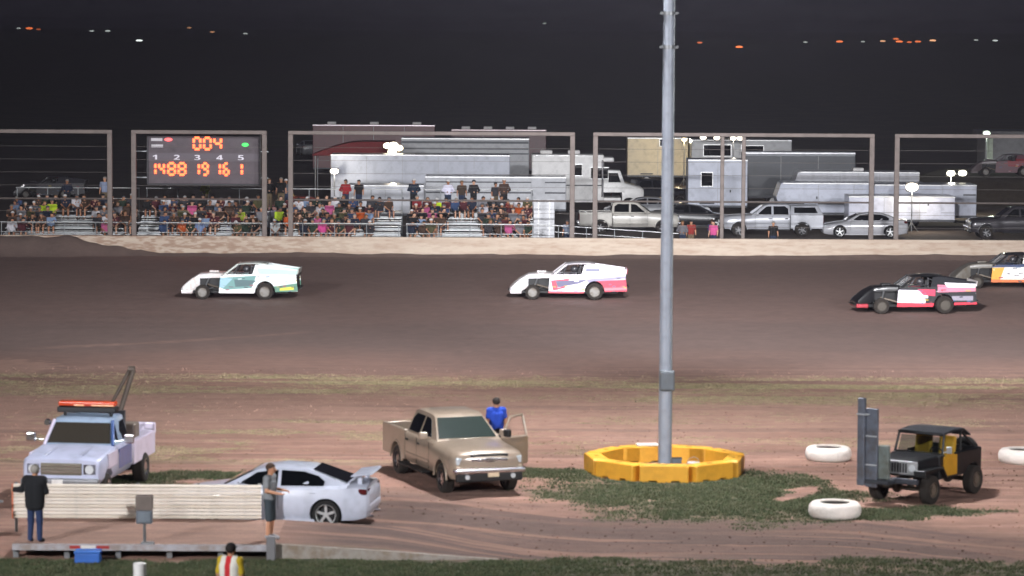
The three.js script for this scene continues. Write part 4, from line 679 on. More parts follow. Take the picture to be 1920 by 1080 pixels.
  const cp = G(158, 1063), cool = thing('cooler', 'bright blue plastic cooler on the grass below the platform', 'cooler', [cp.x, 0, -67.9]);
  part('tub', [rbox(0.56, 0.22, 0.34, 0.03, 0, 0.11, 0)], mat(0x2f63b8, 0.5), cool); part('lid', [rbox(0.58, 0.06, 0.36, 0.02, 0, 0.25, 0)], mat(0x3a6fc4, 0.5), cool); for (const s of [-1, 1]) part('handle', [bar([s * 0.3, 0.18, 0], [s * 0.3, 0.24, 0.1], 0.012)], mat(0x2a56a0, 0.5), cool);
  const wp = P(262, 1057, -63), bo = thing('bollard', 'short white painted pipe bollard in the foreground grass', 'bollard', [wp.x, 0, -63]);
  part('pipe', [cyl(0.135, 0.135, wp.y, 0, wp.y / 2, 0, 'y', 24)], mat(0xe4e4e6, 0.5), bo); part('cap', [ball(0.137, 0, wp.y, 0, 1, 0.25, 1)], mat(0xe9e9ea, 0.5), bo);
}

// ---------- barrier ring round the light pole ----------
{
  const yellow = new THREE.MeshStandardMaterial({ color: 0xe0a531, roughness: 0.55, map: grime }), n = 9, cx = 4.16, cz = -82.4, len = 1.29, H = 0.47;
  const shape = [[-len / 2, 0.0], [-0.42, 0], [-0.4, 0.06], [-0.2, 0.06], [-0.18, 0], [0.18, 0], [0.2, 0.06], [0.4, 0.06], [0.42, 0], [len / 2, 0], [len / 2, H - 0.04], [len / 2 - 0.05, H], [-len / 2 + 0.05, H], [-len / 2, H - 0.04]];
  let src;
  for (let i = 0; i < n; i++) {
    const a = Math.PI / 2 + (i * 2 * Math.PI) / n + 0.06, r = 1.87, pos = [cx + Math.cos(a) * r, -0.015, cz + Math.sin(a) * r], turn = Math.PI / 2 - a + (hash(i, 3) - 0.5) * 0.12;
    if (!src) { src = thing('barrier_block', 'yellow block barrier in the ring round the light pole', 'barrier', pos, turn, 'yellow barriers round the light pole'); part('block', [prism(shape, 0.44, 0.03)], yellow, src); part('lifting_slot', [rbox(0.16, 0.03, 0.1, 0.01, 0, H - 0.008, 0)], mat(0x9a6c14, 0.7), src); src.userData.stem = 'barrier_block'; } else copy(src, pos, turn);
  }
  const A = P(1213, 855, -84.2), bd = thing('white_board', 'flat white board lying on top of the rear yellow barriers', 'board', [A.x, H + 0.0, -84.2], 0.1); part('board', [rbox(0.6, 0.05, 0.34, 0.02, 0, 0.02, 0)], mat(0xf0eee8, 0.5), bd);
  const B = G(1300, 889), bk = thing('white_bucket', 'small white bucket inside the barrier ring', 'bucket', [B.x, 0, B.z]); part('bucket', [new THREE.LatheGeometry([[0.02, 0], [0.13, 0], [0.16, 0.3], [0.175, 0.3], [0.175, 0.33], [0.15, 0.33], [0.12, 0.03], [0.02, 0.03]].map((q) => new THREE.Vector2(...q)), 22)], mat(0xd9dbe4, 0.5), bk); part('handle', [new THREE.TorusGeometry(0.16, 0.008, 6, 18, Math.PI).translate(0, 0.3, 0)], steel, bk);
  const C = G(1272, 891), eb = thing('pole_cabinet', 'small grey cabinet at the foot of the light pole', 'cabinet', [C.x - 0.02, 0, -82.3]); part('case', [rbox(0.26, 0.36, 0.24, 0.03, 0, 0.18, 0)], mat(0x737b86, 0.55, 0.3), eb); part('lid', [rbox(0.3, 0.04, 0.28, 0.01, 0, 0.37, 0)], mat(0x7d8590, 0.5, 0.3), eb);
}

// ---------- white painted tyres ----------
{
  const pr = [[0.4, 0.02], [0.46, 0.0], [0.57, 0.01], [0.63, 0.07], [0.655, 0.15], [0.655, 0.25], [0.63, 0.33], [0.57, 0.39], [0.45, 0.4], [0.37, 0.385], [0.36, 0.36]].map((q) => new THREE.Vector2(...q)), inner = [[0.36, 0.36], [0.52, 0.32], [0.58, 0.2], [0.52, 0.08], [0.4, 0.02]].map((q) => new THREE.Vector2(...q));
  const put = (px, py, s, label, turn) => { const p = G(px, py); const o = thing('painted_tyre', label, 'tyre', [p.x, -0.01, p.z], turn, 'white painted tyres marking the infield'); part('tyre', [new THREE.LatheGeometry(pr, 40).scale(s, s * 0.97, s)], mat(0xe2dcd8, 0.75, 0, { bump: 0.012 }), o); part('shade_toned_liner', [new THREE.LatheGeometry(inner, 40).scale(s, s * 0.97, s)], mat(0x8f8b86, 0.95), o); part('bead', [new THREE.TorusGeometry(0.375 * s, 0.014, 8, 40).rotateX(Math.PI / 2).translate(0, 0.378 * s, 0)], mat(0xd2ccc8, 0.75), o); return o; };  // liner colour greyed to paint in the shade inside the tyre
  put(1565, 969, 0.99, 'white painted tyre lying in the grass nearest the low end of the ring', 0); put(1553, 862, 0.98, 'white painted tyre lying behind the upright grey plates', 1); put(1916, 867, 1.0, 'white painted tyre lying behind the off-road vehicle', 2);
}

// ---------- infield vehicles ----------
{
  const fr = G(831, 922), re = G(756, 889), f = fr.clone().sub(re).normalize(), th = heading(f.x, f.z), mid = fr.clone().add(re).multiplyScalar(0.5), zx = V(Math.sin(th), 0, Math.cos(th));
  const c = mid.addScaledVector(zx, -0.86).addScaledVector(f, -0.105), o = thing('pickup_truck', 'tan crew cab pickup truck with its driver door standing open', 'pickup truck', [c.x, -0.005, c.z], th);
  makePickup(o, { color: 0x9a8b7d, metal: 0.15, openDoor: true, glass: glassTint(0x2e3734) });
  const dp = c.clone().addScaledVector(f, 0.3).addScaledVector(zx, -1.12);
  const man = thing('person', 'person in blue shirt standing behind the open door of the tan pickup', 'person', [dp.x, 0.45, dp.z], Math.PI + 0.3); dress(man, figure(joints(STAND), 76, true), { shirt: 0x2348b8, trousers: 0x20242c, hair: HAIR[0], eyes: true });
}
{ const f = V(-0.12, 0, 0.99).normalize(), th = heading(f.x, f.z), rw = G(264, 903), c = rw.clone().addScaledVector(V(Math.sin(th), 0, Math.cos(th)), 0.92).addScaledVector(f, 1.75); makeTowTruck(thing('tow_truck', 'old pale blue and white tow truck with orange light bar and raised boom', 'tow truck', [c.x, 0, c.z], th)); }
{ const f = V(-0.985, 0, -0.13).normalize(), th = heading(f.x, f.z), rw = G(612, 991), c = rw.clone().addScaledVector(V(Math.sin(th), 0, Math.cos(th)), 0.82).addScaledVector(f, 1.42); makeSaloon(thing('saloon_car', 'white saloon car with dark windows and a raised rear spoiler', 'car', [c.x, 0, c.z], th), { color: 0xbcc3d6, wing: true }); }
{ const fw = G(1741, 947), rw = G(1829, 924), f = fw.clone().sub(rw).normalize(), th = heading(f.x, f.z), c = fw.clone().add(rw).multiplyScalar(0.5).addScaledVector(V(Math.sin(th), 0, Math.cos(th)), 0.76).addScaledVector(f, 0.08); makeOffRoader(thing('off_road_vehicle', 'dusty black open off-road vehicle with yellow seats and upright grey plates in front', 'off-road vehicle', [c.x, 0, c.z], th)); }

// ---------- people in the infield ----------
{
  const a = G(66, 1017, DECK), o = thing('person', 'person in long dark jacket and jeans with arm held out by the slatted screen', 'person', [a.x, DECK, a.z], Math.PI - 0.15);
  dress(o, figure(joints(STAND, { elbowL: [0.32, 1.19, 0.03], wristL: [0.5, 1.17, 0.12], elbowR: [-0.24, 1.16, 0.04], wristR: [-0.14, 1.12, 0.24] }), 84, true, { sleeve: 1, coat: true }), { shirt: 0x14161b, trousers: 0x26365c, jacket: true, cap: 0x6a6a60, hair: HAIR[3], eyes: true, shoes: 0x15130f });
  const b = G(506, 1012, DECK), p = thing('person', 'person in grey shirt and shorts standing at the top of the ramp', 'person', [b.x, DECK, b.z], Math.PI / 2 - 0.3);
  dress(p, figure(joints(STAND, { elbowR: [-0.24, 1.15, 0.02], wristR: [-0.2, 1.1, 0.28], wristL: [0.2, 1.12, 0.27] }), 84, true, { shorts: true }), { shirt: 0x84888e, trousers: 0x3a444c, shorts: true, hair: HAIR[1], eyes: true, shoes: 0x9a9aa0 });
  const v = P(432, 1019, -60), q = thing('person', 'person in red and white safety vest over a yellow shirt in the foreground', 'person', [v.x, 0, -60], Math.PI - 0.35); q.scale.setScalar(v.y / 1.755);
  const fig = figure(joints(STAND), 84, true, { sleeve: 0.8 }); dress(q, fig, { shirt: 0xd2b52c, trousers: 0x2b2f38, hair: HAIR[0], cap: 0x15151a, eyes: true });
  const J = STAND, tr = []; for (const s of [-1, 1]) tr.push([s * 0.06, J.pelvis[1] - 0.02, 0, s * 0.08, J.chest[1], 0, 0.145, 0.15]); tr.push([-0.12, 1.42, 0, 0.12, 1.42, 0, 0.098, 0.098]);
  const vest = (keep) => mold(tr, [-0.3, 0.75, -0.25], [0.3, 1.6, 0.25], 64, { keep });
  part('vest_white', [vest((x, y) => Math.max(0.85 - y, Math.abs(x) < 0.055 && y > 1.12 ? 0.02 : -0.02))], cloth(0xf1efe9), q);
  part('vest_red', [vest((x, y) => Math.max(Math.abs(x) - 0.062, 1.1 - y))], cloth(0xd2323a), q);
}

// ---------- race cars ----------
const wedge = (x, col, pts) => { x.fillStyle = col; x.beginPath(); pts.forEach((p, i) => (i ? x.lineTo(...p) : x.moveTo(...p))); x.fill(); };
{
  const place = (px, py, ang, label, c) => { const p = G(px, py), o = thing('race_car', label, 'race car', [p.x, 0, p.z - 0.95], heading(-Math.cos(ang), Math.sin(ang)), 'race cars on the back straight'); makeRaceCar(o, c); o.scale.setScalar(1.03); return o; };
  place(449, 562, -0.03, 'white race car with pale green and teal side panels', { hood: 0xe8e6ea, roof: 0xcfdad8, tail: 0xdfeae6, draw: (x) => { x.fillStyle = '#e6eeee'; x.fillRect(0, 0, 512, 128); wedge(x, '#5f8f8c', [[170, 60], [330, 50], [310, 100], [200, 108], [150, 90]]); wedge(x, '#8fb6c6', [[130, 55], [230, 62], [190, 100], [120, 95]]); wedge(x, '#3f5f63', [[235, 66], [330, 70], [300, 92], [240, 96]]); wedge(x, '#b6cfca', [[330, 20], [512, 30], [512, 48], [340, 44]]); wedge(x, '#4d7f6a', [[370, 98], [512, 78], [512, 112], [380, 118]]); wedge(x, '#d6d23c', [[430, 100], [490, 92], [490, 106], [430, 110]]); x.fillStyle = '#f4f4f4'; x.fillRect(100, 116, 250, 12); } });
  place(1066, 562, 0.0, 'white race car with red tail and purple and red side graphics', { hood: 0xe6e4ea, roof: 0xe2e0ea, tail: 0xb4324a, draw: (x) => { x.fillStyle = '#e9e6ee'; x.fillRect(0, 0, 512, 128); wedge(x, '#c23c52', [[180, 70], [260, 62], [240, 100], [190, 112]]); wedge(x, '#5b5a78', [[200, 72], [340, 66], [300, 82], [210, 98]]); wedge(x, '#8b86a6', [[330, 64], [512, 50], [512, 60], [340, 78]]); wedge(x, '#b83049', [[370, 72], [512, 64], [512, 128], [380, 128]]); wedge(x, '#d8707c', [[360, 100], [512, 96], [512, 106], [360, 112]]); wedge(x, '#cf4a58', [[150, 112], [330, 116], [330, 128], [130, 128]]); x.fillStyle = '#77788c'; x.fillRect(330, 22, 60, 12); } });
  place(1716, 588, 0.12, 'black race car with white and bright red side panels', { hood: 0x18191d, skirt: 0xb03040, roof: 0x1b1c20, tail: 0xe6e2e6, rim: mat(0x4a453f, 0.7), draw: (x) => { x.fillStyle = '#1a1b20'; x.fillRect(0, 0, 512, 128); wedge(x, '#dcd3e0', [[150, 54], [290, 58], [290, 108], [160, 104]]); wedge(x, '#f4f0f4', [[150, 72], [300, 76], [300, 88], [150, 82]]); wedge(x, '#cf3a58', [[255, 52], [330, 54], [330, 80], [280, 76]]); wedge(x, '#d32f44', [[130, 106], [330, 108], [330, 128], [120, 128]]); wedge(x, '#d32f44', [[380, 106], [512, 104], [512, 128], [380, 128]]); wedge(x, '#d27a90', [[340, 36], [512, 44], [512, 62], [340, 66]]); wedge(x, '#f2eef2', [[370, 28], [512, 34], [512, 48], [380, 46]]); x.fillStyle = '#8f8a98'; x.fillRect(400, 80, 90, 18); } });
  place(1892, 541, 0.06, 'dark race car with orange and white doors close behind the black one', { hood: 0x75726c, roof: 0x22242a, tail: 0x2b3a56, rim: mat(0x4a453f, 0.7), draw: (x) => { x.fillStyle = '#f0ece6'; x.fillRect(0, 0, 512, 128); wedge(x, '#e0a23a', [[150, 60], [230, 58], [210, 110], [150, 112]]); wedge(x, '#e0713a', [[140, 108], [512, 112], [512, 128], [140, 128]]); wedge(x, '#2e3d60', [[130, 44], [512, 40], [512, 54], [140, 58]]); } });
}

// ---------- catch fence ----------
const FZ = -161.2;
{
  const tube = mat(0x7d7370, 0.65, 0.2), wire = mat(0x7b7674, 0.5, 0.6), y1 = P(960, 254, FZ).y, mids = { 3: [1354, 1394] };
  const where = ['at the far end of the bleachers', 'holding the lit scoreboard', 'in front of the bleachers and white haulers', 'in front of the motorhomes', 'before the white trailer with lamp'];
  [[-70, 206], [251, 496], [545, 1073], [1116, 1634], [1681, 1990]].forEach(([a, b], i) => {
    const xa = P(a, 350, FZ).x, xb = P(b, 350, FZ).x, o = thing('catch_fence', 'tall rusty pipe frame of the catch fence ' + where[i], 'fence', [xa, 0, FZ], 0, 'catch fence frames'), w = xb - xa;
    for (const x of [0, w]) part('post', [rbox(0.26, y1, 0.2, 0.03, x, y1 / 2, 0)], tube, o);
    part('top_rail', [rbox(w + 0.26, 0.2, 0.16, 0.03, w / 2, y1 + 0.09, 0)], tube, o);
    for (const m of mids[i] || []) part('middle_post', [rbox(0.2, y1, 0.14, 0.03, P(m, 350, FZ).x - xa, y1 / 2, -0.03)], tube, o);
    part('middle_rail', [bar([0, 2.82, -0.14], [w, 2.82, -0.14], 0.05)], tube, o);
    for (let k = 0; k < 7; k++) part('cable', [bar([0, 1.5 + k * 0.68, 0.11], [w, 1.5 + k * 0.68, 0.11], 0.009, 5)], wire, o);
  });
}

// ---------- scoreboard ----------
{
  const Z = -162.6, A = P(278, 255, Z), B = P(486, 345, Z), w = B.x - A.x, h = A.y - B.y, o = thing('scoreboard', 'dark scoreboard showing red glowing lap number and five car positions', 'scoreboard', [(A.x + B.x) / 2, 0, Z]);
  const X = (px) => P(px, 300, Z).x - (A.x + B.x) / 2, Y = (py) => P(380, py, Z).y;
  part('panel', [rbox(w, h, 0.25, 0.03, 0, (A.y + B.y) / 2, -0.13)], mat(0x625a62, 0.7), o);
  part('frame', [box(w + 0.1, 0.08, 0.32, 0, A.y + 0.04, -0.12), box(w + 0.1, 0.08, 0.32, 0, B.y - 0.04, -0.12), box(0.08, h, 0.32, -w / 2 - 0.04, (A.y + B.y) / 2, -0.12), box(0.08, h, 0.32, w / 2 + 0.04, (A.y + B.y) / 2, -0.12)], mat(0x35343a, 0.6), o);
  for (const py of [284, 333]) part('mounting_bracket', [box(0.7, 0.05, 0.06, -w / 2 - 0.35, Y(py), 0), box(0.5, 0.05, 0.06, w / 2 + 0.25, Y(py), 0)], galv, o);
  const led = glow(1, 0.12, 0.03, 4.5), SEG = { 0: 'abcdef', 1: 'bc', 4: 'bcfg', 6: 'acdefg', 8: 'abcdefg', 9: 'abcdfg' };
  const digit = (n, x, y, dw, dh) => {
    const t = 0.125, g = [], hw = dw / 2, hh = dh / 2, S = { a: [0, hh, 1], g: [0, 0, 1], d: [0, -hh, 1], f: [-hw, hh / 2, 0], b: [hw, hh / 2, 0], e: [-hw, -hh / 2, 0], c: [hw, -hh / 2, 0] };
    for (const s of SEG[n]) { const [sx, sy, hz] = S[s]; g.push(rbox(hz ? dw - t * 0.7 : t, hz ? t : hh - t * 0.7, 0.05, 0.02, x + sx, y + sy, 0.03)); }
    part('led_digit', g, led, o);
  };
  const num = (text, px0, px1, pyc, dh) => { const n = text.length, W = (X(px1) - X(px0)) / n; [...text].forEach((c, i) => digit(c, X(px0) + W * (i + 0.5), Y(pyc), Math.min(0.36, W - 0.2), dh)); };
  num('004', 360, 418, 269, 0.6); num('14', 279, 311, 317, 0.6); num('88', 312, 351, 317, 0.6); num('19', 360, 393, 317, 0.6); num('16', 400, 432, 317, 0.6); num('1', 440, 457, 317, 0.6);
  part('led_lamp_red', [ball(0.1, X(316), Y(262), 0.03, 2.1, 0.9, 0.6)], glow(1, 0.12, 0.12, 2.6), o); part('led_lamp_green', [ball(0.11, X(460), Y(271), 0.03, 1.7, 0.95, 0.6)], glow(0.08, 0.9, 0.16, 1.6), o);
  const cv = document.createElement('canvas'); cv.width = 512; cv.height = 64; const c2 = cv.getContext('2d'); c2.fillStyle = '#625a62'; c2.fillRect(0, 0, 512, 64); c2.fillStyle = '#e8e4ee'; c2.font = 'bold 58px sans-serif'; c2.textAlign = 'center'; c2.textBaseline = 'middle';
  [[291, 1], [331, 2], [370, 3], [412, 4], [452, 5]].forEach(([px, n]) => c2.fillText(String(n), (px - 278) / 208 * 512, 34));
  const t = new THREE.CanvasTexture(cv); t.colorSpace = THREE.SRGBColorSpace; part('position_numbers', [new THREE.PlaneGeometry(w - 0.02, 0.42).translate(0, Y(295), 0.004)], new THREE.MeshStandardMaterial({ map: t, roughness: 0.6 }), o, true);
  part('white_plate', [rbox(0.6, 0.16, 0.03, 0.01, X(294), Y(262), 0.012)], mat(0xd6d4de, 0.6), o); part('white_plate', [rbox(0.62, 0.16, 0.03, 0.01, X(295), Y(274), 0.012)], mat(0xd6d4de, 0.6), o);
  const pl = new THREE.RectAreaLight(new THREE.Color(1, 0.12, 0.05), 1.2, w * 0.8, 0.7); pl.name = 'scoreboard_glow'; pl.position.set((A.x + B.x) / 2, Y(310), Z + 0.12); pl.lookAt((A.x + B.x) / 2, Y(310), Z + 10); scene.add(pl);
}

// ---------- bleachers and spectators ----------
const ROWS = 5, rowY = (r) => 0.72 + 0.27 * r, rowZ = (r) => -164.6 - 0.68 * r, TOPY = 1.8, TOPZ = -168.6;
const stands = [[14, 250], [262, 500], [512, 752], [764, 1000]].map(([a, b]) => [P(a, 400, -166).x, P(b, 400, -166).x]);
{
  const nm = ['standing at the open end away from the haulers', 'below the lit scoreboard', 'in front of the long white hauler', 'beside the white truck motorhome'];
  stands.forEach(([x0, x1], i) => {
    const o = thing('bleacher', 'aluminium bleacher full of spectators ' + nm[i], 'bleacher', [x0, 0, 0], 0, 'bleachers along the track wall'), w = x1 - x0;
    for (let r = 0; r < ROWS; r++) { part('seat_plank', [rbox(w, 0.05, 0.28, 0.015, w / 2, rowY(r), rowZ(r))], alum, o); part('foot_plank', [rbox(w, 0.04, 0.3, 0.012, w / 2, rowY(r) - 0.42, rowZ(r) + 0.36)], alum, o); part('riser_board', [box(w, 0.16, 0.02, w / 2, rowY(r) - 0.28, rowZ(r) + 0.2)], galv, o); }
    part('walkway', [rbox(w, 0.06, 0.9, 0.015, w / 2, TOPY - 0.03, TOPZ)], alum, o);
    for (let k = 0; k <= 4; k++) { const x = lerp(0.05, w - 0.05, k / 4); part('frame', [bar([x, 0, -164.3], [x, 0.7, -164.3], 0.03), bar([x, 0.3, -164.2], [x, TOPY - 0.05, -168.9], 0.035), bar([x, 0, -168.9], [x, TOPY, -168.9], 0.035), bar([x, 0, -166.6], [x, 1, -166.6], 0.03)], galv, o); part('rail_post', [bar([x, TOPY, -169], [x, 2.98, -169], 0.025)], galv, o); part('rail_post', [bar([x, 0, -163.7], [x, 1.42, -163.7], 0.025)], galv, o); }
    part('back_rail', [bar([0, 2.98, -169], [w, 2.98, -169], 0.032), bar([0, 2.4, -169], [w, 2.4, -169], 0.022)], alum, o); part('front_rail', [bar([0, 1.42, -163.7], [w, 1.42, -163.7], 0.034), bar([0, 0.9, -163.7], [w, 0.9, -163.7], 0.02)], alum, o);
  });
  const st = thing('stair_rail', 'sloping metal handrails of the walkway beside the last bleacher', 'railing', [P(1005, 420, -164).x, 0, -163.9]);
  part('handrail', [bar([0, 1.4, 0], [1.2, 1.36, 0], 0.03), bar([1.2, 1.36, 0], [7.6, 0.98, 0.2], 0.03), bar([1.0, 1.02, 0], [7.6, 0.62, 0.2], 0.025)], alum, st); for (let i = 0; i < 5; i++) part('rail_post', [bar([1.2 + i * 1.5, 0, 0.02 + i * 0.04], [1.2 + i * 1.5, 1.36 - i * 0.085, 0.02 + i * 0.04], 0.025)], galv, st);
  const sb = thing('privacy_panel', 'plain pale metal panel standing at the end of the bleachers', 'panel', [P(1020, 400, -167).x, 0, -167]); part('panel', [rbox(1.15, 2.6, 0.1, 0.02, 0, 1.3, 0)], mat(0xb9bcc4, 0.5, 0.2), sb); part('panel_rib', [box(0.03, 2.5, 0.03, -0.3, 1.3, 0.06), box(0.03, 2.5, 0.03, 0.3, 1.3, 0.06)], alum, sb);
}
{
  const sit = [figure(joints(SIT), 30, false), figure(joints(SIT, { headL: [0.04, 1.19, 0.14], headR: [0.04, 1.19, 0.14], elbowL: [0.3, 0.8, 0.12], wristL: [0.18, 0.9, 0.34] }), 30, false, { sleeve: 1 }), figure(joints(SIT, { chestL: [-0.03, 0.88, 0.08], neckL: [-0.03, 1.05, 0.14], headL: [-0.03, 1.17, 0.2], wristR: [-0.05, 0.6, 0.36] }), 30, false)];
  const up = [figure(joints(STAND), 32, false), figure(joints(STAND, { elbowL: [0.32, 1.16, 0.06], wristL: [0.14, 1.08, 0.22], elbowR: [-0.32, 1.16, 0.06], wristR: [-0.14, 1.1, 0.22] }), 32, false, { sleeve: 1 })];
  const tones = [['navy', 0x1c2438, 5], ['black', 0x131316, 6], ['charcoal', 0x34343a, 5], ['maroon', 0x4c1d26, 5], ['grey', 0x74747c, 5], ['white', 0xd0d0da, 3], ['brown', 0x46342a, 4], ['pale blue', 0x7f95b8, 2], ['red', 0x7c2228, 1], ['pink', 0xb8588a, 1], ['dark green', 0x243428, 3], ['denim blue', 0x34486e, 3], ['orange', 0xb8521e, 1], ['olive', 0x4d4b30, 2]];
  const bag = tones.flatMap((t) => Array(t[2]).fill(t)), legs = [['jeans', 0x27344e], ['dark trousers', 0x17181c], ['khaki trousers', 0x6e604c]], caps = [null, null, ['white cap', 0xd6d6da], ['dark cap', 0x18181c], ['grey cap', 0x5a5a60]];
  const pick = (a) => a[Math.floor(rnd() * a.length)];
  const person = (fig, pos, turn, tone, where, group) => { const L = pick(legs), C = pick(caps), o = thing('person', `spectator in ${tone[0]} shirt${C ? `, ${L[0]} and ${C[0]}` : ` and ${L[0]}`}, ${where}`, 'person', pos, turn, group); dress(o, fig, { shirt: tone[1], trousers: L[1], cap: C ? C[1] : undefined, skin: pick(SKIN), hair: pick(HAIR) }); o.scale.setScalar(rr(0.92, 1.05)); };
  const gaps = [[105, 176], [262, 302], [695, 738], [838, 900]];            // empty stretches of plank
  const special = [[92, 3, ['neon yellow', 0xb8d42a]], [107, 3, ['neon yellow', 0xb8d42a]], [515, 2, ['neon yellow', 0xb0cc30]], [818, 4, ['neon yellow', 0xc4e628]], [684, 2, ['orange', 0xb8521e]], [612, 0, ['pink', 0xd04a92]], [372, 0, ['pale blue', 0x7f95c4]], [362, 3, ['pink', 0xc95a8e]], [448, 2, ['neon yellow', 0xa9bc3a]], [523, 0, ['white', 0xcdd4d8]], [910, 3, ['white', 0xd8d8e6]]];
  const near = ['at the open end', 'below the scoreboard', 'before the long hauler', 'beside the truck motorhome'], rows = ['front row', 'second row', 'third row', 'fourth row', 'top row'];
  stands.forEach(([x0, x1], i) => {
    for (let r = 0; r < ROWS; r++) {
      const z = rowZ(r); let x = x0 + rr(0.2, 0.5);
      while (x < x1 - 0.25) {
        const px = 960 + (x / -z) * F * 0.995, gap = gaps.some(([a, b]) => px > a && px < b) && r < 4, sp = special.find((s) => s[1] === r && !s[3] && Math.abs(s[0] - px) < 11);
        if (sp) sp[3] = true;
        if (sp || (!gap && rnd() < (r === 0 ? 0.6 : 0.9))) person(pick(sit), [x, rowY(r) - 0.42, z - 0.02], rr(-0.5, 0.5), sp ? sp[2] : pick(bag), `${rows[r]} ${near[i]}`, 'spectators seated on the bleachers');
        x += rr(0.44, 0.58);
      }
    }
  });
  for (const [px, t] of [[126, ['navy', 0x1c2438]], [197, ['pale blue', 0x8a96b4]], [385, ['neon yellow', 0xa8b82c]], [505, ['black', 0x141416]], [527, ['black', 0x161618]], [536, ['grey', 0x5a5e68]], [648, ['red', 0x98242c]], [673, ['black', 0x15161a]], [776, ['navy', 0x1d2a3c]], [840, ['white', 0xdadaf0]], [866, ['brown', 0x3c3026]], [888, ['black', 0x17171a]], [929, ['charcoal', 0x2c2c32]], [945, ['brown', 0x44342e]]]) person(pick(up), [P(px, 350, TOPZ).x, TOPY, TOPZ + rr(-0.15, 0.2)], rr(-0.6, 0.6), t, 'standing atop the bleachers', 'spectators standing on the bleachers');
  for (const [px, t] of [[1064, ['pale blue', 0x8f9cb4]], [1296, ['red', 0x8c2c28]], [1338, ['pink', 0xd65a98]], [1335, ['navy', 0x2a3558]], [1280, ['grey', 0x6a6a72]], [1450, ['black', 0x17171b]]]) { const z = rr(-166, -164); person(pick(up), [P(px, 420, z).x, -0.05, z], rr(-0.6, 0.6), t, 'standing near the parked pickups', 'spectators standing behind the wall'); }
}

// ---------- pit area ----------
const span = (a, b, z) => { const x0 = P(a, 330, z).x, x1 = P(b, 330, z).x; return { x: (x0 + x1) / 2, l: x1 - x0 }; };
const topOf = (px, py, z) => P(px, py, z).y;
function pitTrailer(name, label, cat, a, b, py, z, c = {}) {
  const w = c.w ?? 2.5, s = span(a, b, z + w / 2), nose = c.nose ?? 0, q = c.turn ? -1 : 1, o = thing(name, label, cat, [s.x - q * nose / 2, -0.05, z], c.turn ? Math.PI : 0, c.group);
  makeTrailer(o, { ...c, l: s.l - nose, h: topOf((a + b) / 2, py, z + w / 2) + 0.05, vs: q }); return o;
}
pitTrailer('hauler', 'big dark red hauler with bright roof edge behind the bleachers', 'hauler', 586, 815, 234, -246, { color: 0x5a1f26, vents: 3, axles: 3, rail: mat(0xcfc6cf, 0.3, 0.6) });
pitTrailer('hauler', 'long low dark red hauler with roof vents behind the truck motorhome', 'hauler', 846, 1024, 243, -246, { color: 0x4e1c22, vents: 4, rail: mat(0xc4b6bc, 0.35, 0.5) });
pitTrailer('hauler', 'grey hauler with dark horizontal stripes behind the long white hauler', 'hauler', 752, 992, 259, -220, { color: 0x9a9ea6, stripe: [[3.75, 0.16, 0x3d434c], [3.3, 0.12, 0x4a505a], [2.95, 0.1, 0x40464f]], axles: 3 });
pitTrailer('hauler', 'long white hauler with lamp at its end behind the bleachers', 'hauler', 620, 956, 290, -204, { color: 0xb4bacb, axles: 3, rail: mat(0xe6e8ee, 0.25, 0.4) });
pitTrailer('enclosed_trailer', 'small white trailer behind the standing spectators', 'trailer', 650, 795, 347, -187, { color: 0xbfc3cf, axles: 1, group: 'white race trailers' });
pitTrailer('enclosed_trailer', 'long white trailer with dark stripes under the truck motorhome', 'trailer', 797, 1062, 331, -192, { color: 0xb6bac4, stripe: [[2.35, 0.08, 0x3a3e46], [1.7, 0.1, 0x3a3e46]], group: 'white race trailers' });
{ const s = span(997, 1202, -199), o = thing('truck_motorhome', 'white living box on a bonneted truck cab facing the light pole', 'motorhome', [s.x, -0.05, -200.3]); makeTruckHome(o, { l: s.l, windows: [[-0.55, 2.75, 0.5, 0.7], [0.85, 2.55, 1.1, 0.7]] }); }
pitTrailer('camper', 'cream camper lit by a warm awning lamp behind the light pole', 'camper', 1176, 1290, 258, -236, { color: 0xcfc2a4, windows: [[0.6, 3.2, 0.9, 0.5]], axles: 1 });
pitTrailer('camper', 'pale grey camper with dark window band behind the boxy white camper', 'camper', 1296, 1484, 262, -228, { color: 0xa9adb4, windows: [[-1.8, 2.95, 2.0, 0.8], [0.8, 2.95, 1.6, 0.7]], axles: 2 });
pitTrailer('camper', 'boxy white camper with one square dark window beside the light pole', 'camper', 1290, 1402, 299, -197, { color: 0xbcc3d6, windows: [[-0.7, 2.35, 0.7, 0.85]], axles: 1 });
pitTrailer('hauler', 'dark blue hauler with silver roof band behind the white trailers', 'hauler', 1394, 1604, 286, -208, { color: 0x2a313c, stripe: [[3.55, 0.28, 0x9297a2]], rail: mat(0xd5d8de, 0.3, 0.6), axles: 2 });
pitTrailer('enclosed_trailer', 'white trailer with slanted nose and roof vent behind the others', 'trailer', 1486, 1724, 322, -197, { color: 0xc4c7d3, turn: 1, nose: 0.5, vents: 1, group: 'white race trailers' });
pitTrailer('enclosed_trailer', 'long white trailer with slanted nose behind the silver pickup', 'trailer', 1456, 1735, 343, -190, { color: 0xc2c9dd, turn: 1, nose: 0.4, stripe: [[1.25, 0.12, 0x3c4048]], group: 'white race trailers' });
pitTrailer('enclosed_trailer', 'white trailer with a bright lamp and red sticker behind the white hatchback', 'trailer', 1592, 1792, 368, -183.5, { color: 0xc4c9de, stripe: [[1.1, 0.03, 0x7c8088]], group: 'white race trailers' });
pitTrailer('enclosed_trailer', 'white box trailer behind the trailer with the red sticker', 'trailer', 1640, 1832, 346, -187.5, { color: 0xb7bdd0, stripe: [[1.95, 0.1, 0x4a4e56]], group: 'white race trailers' });
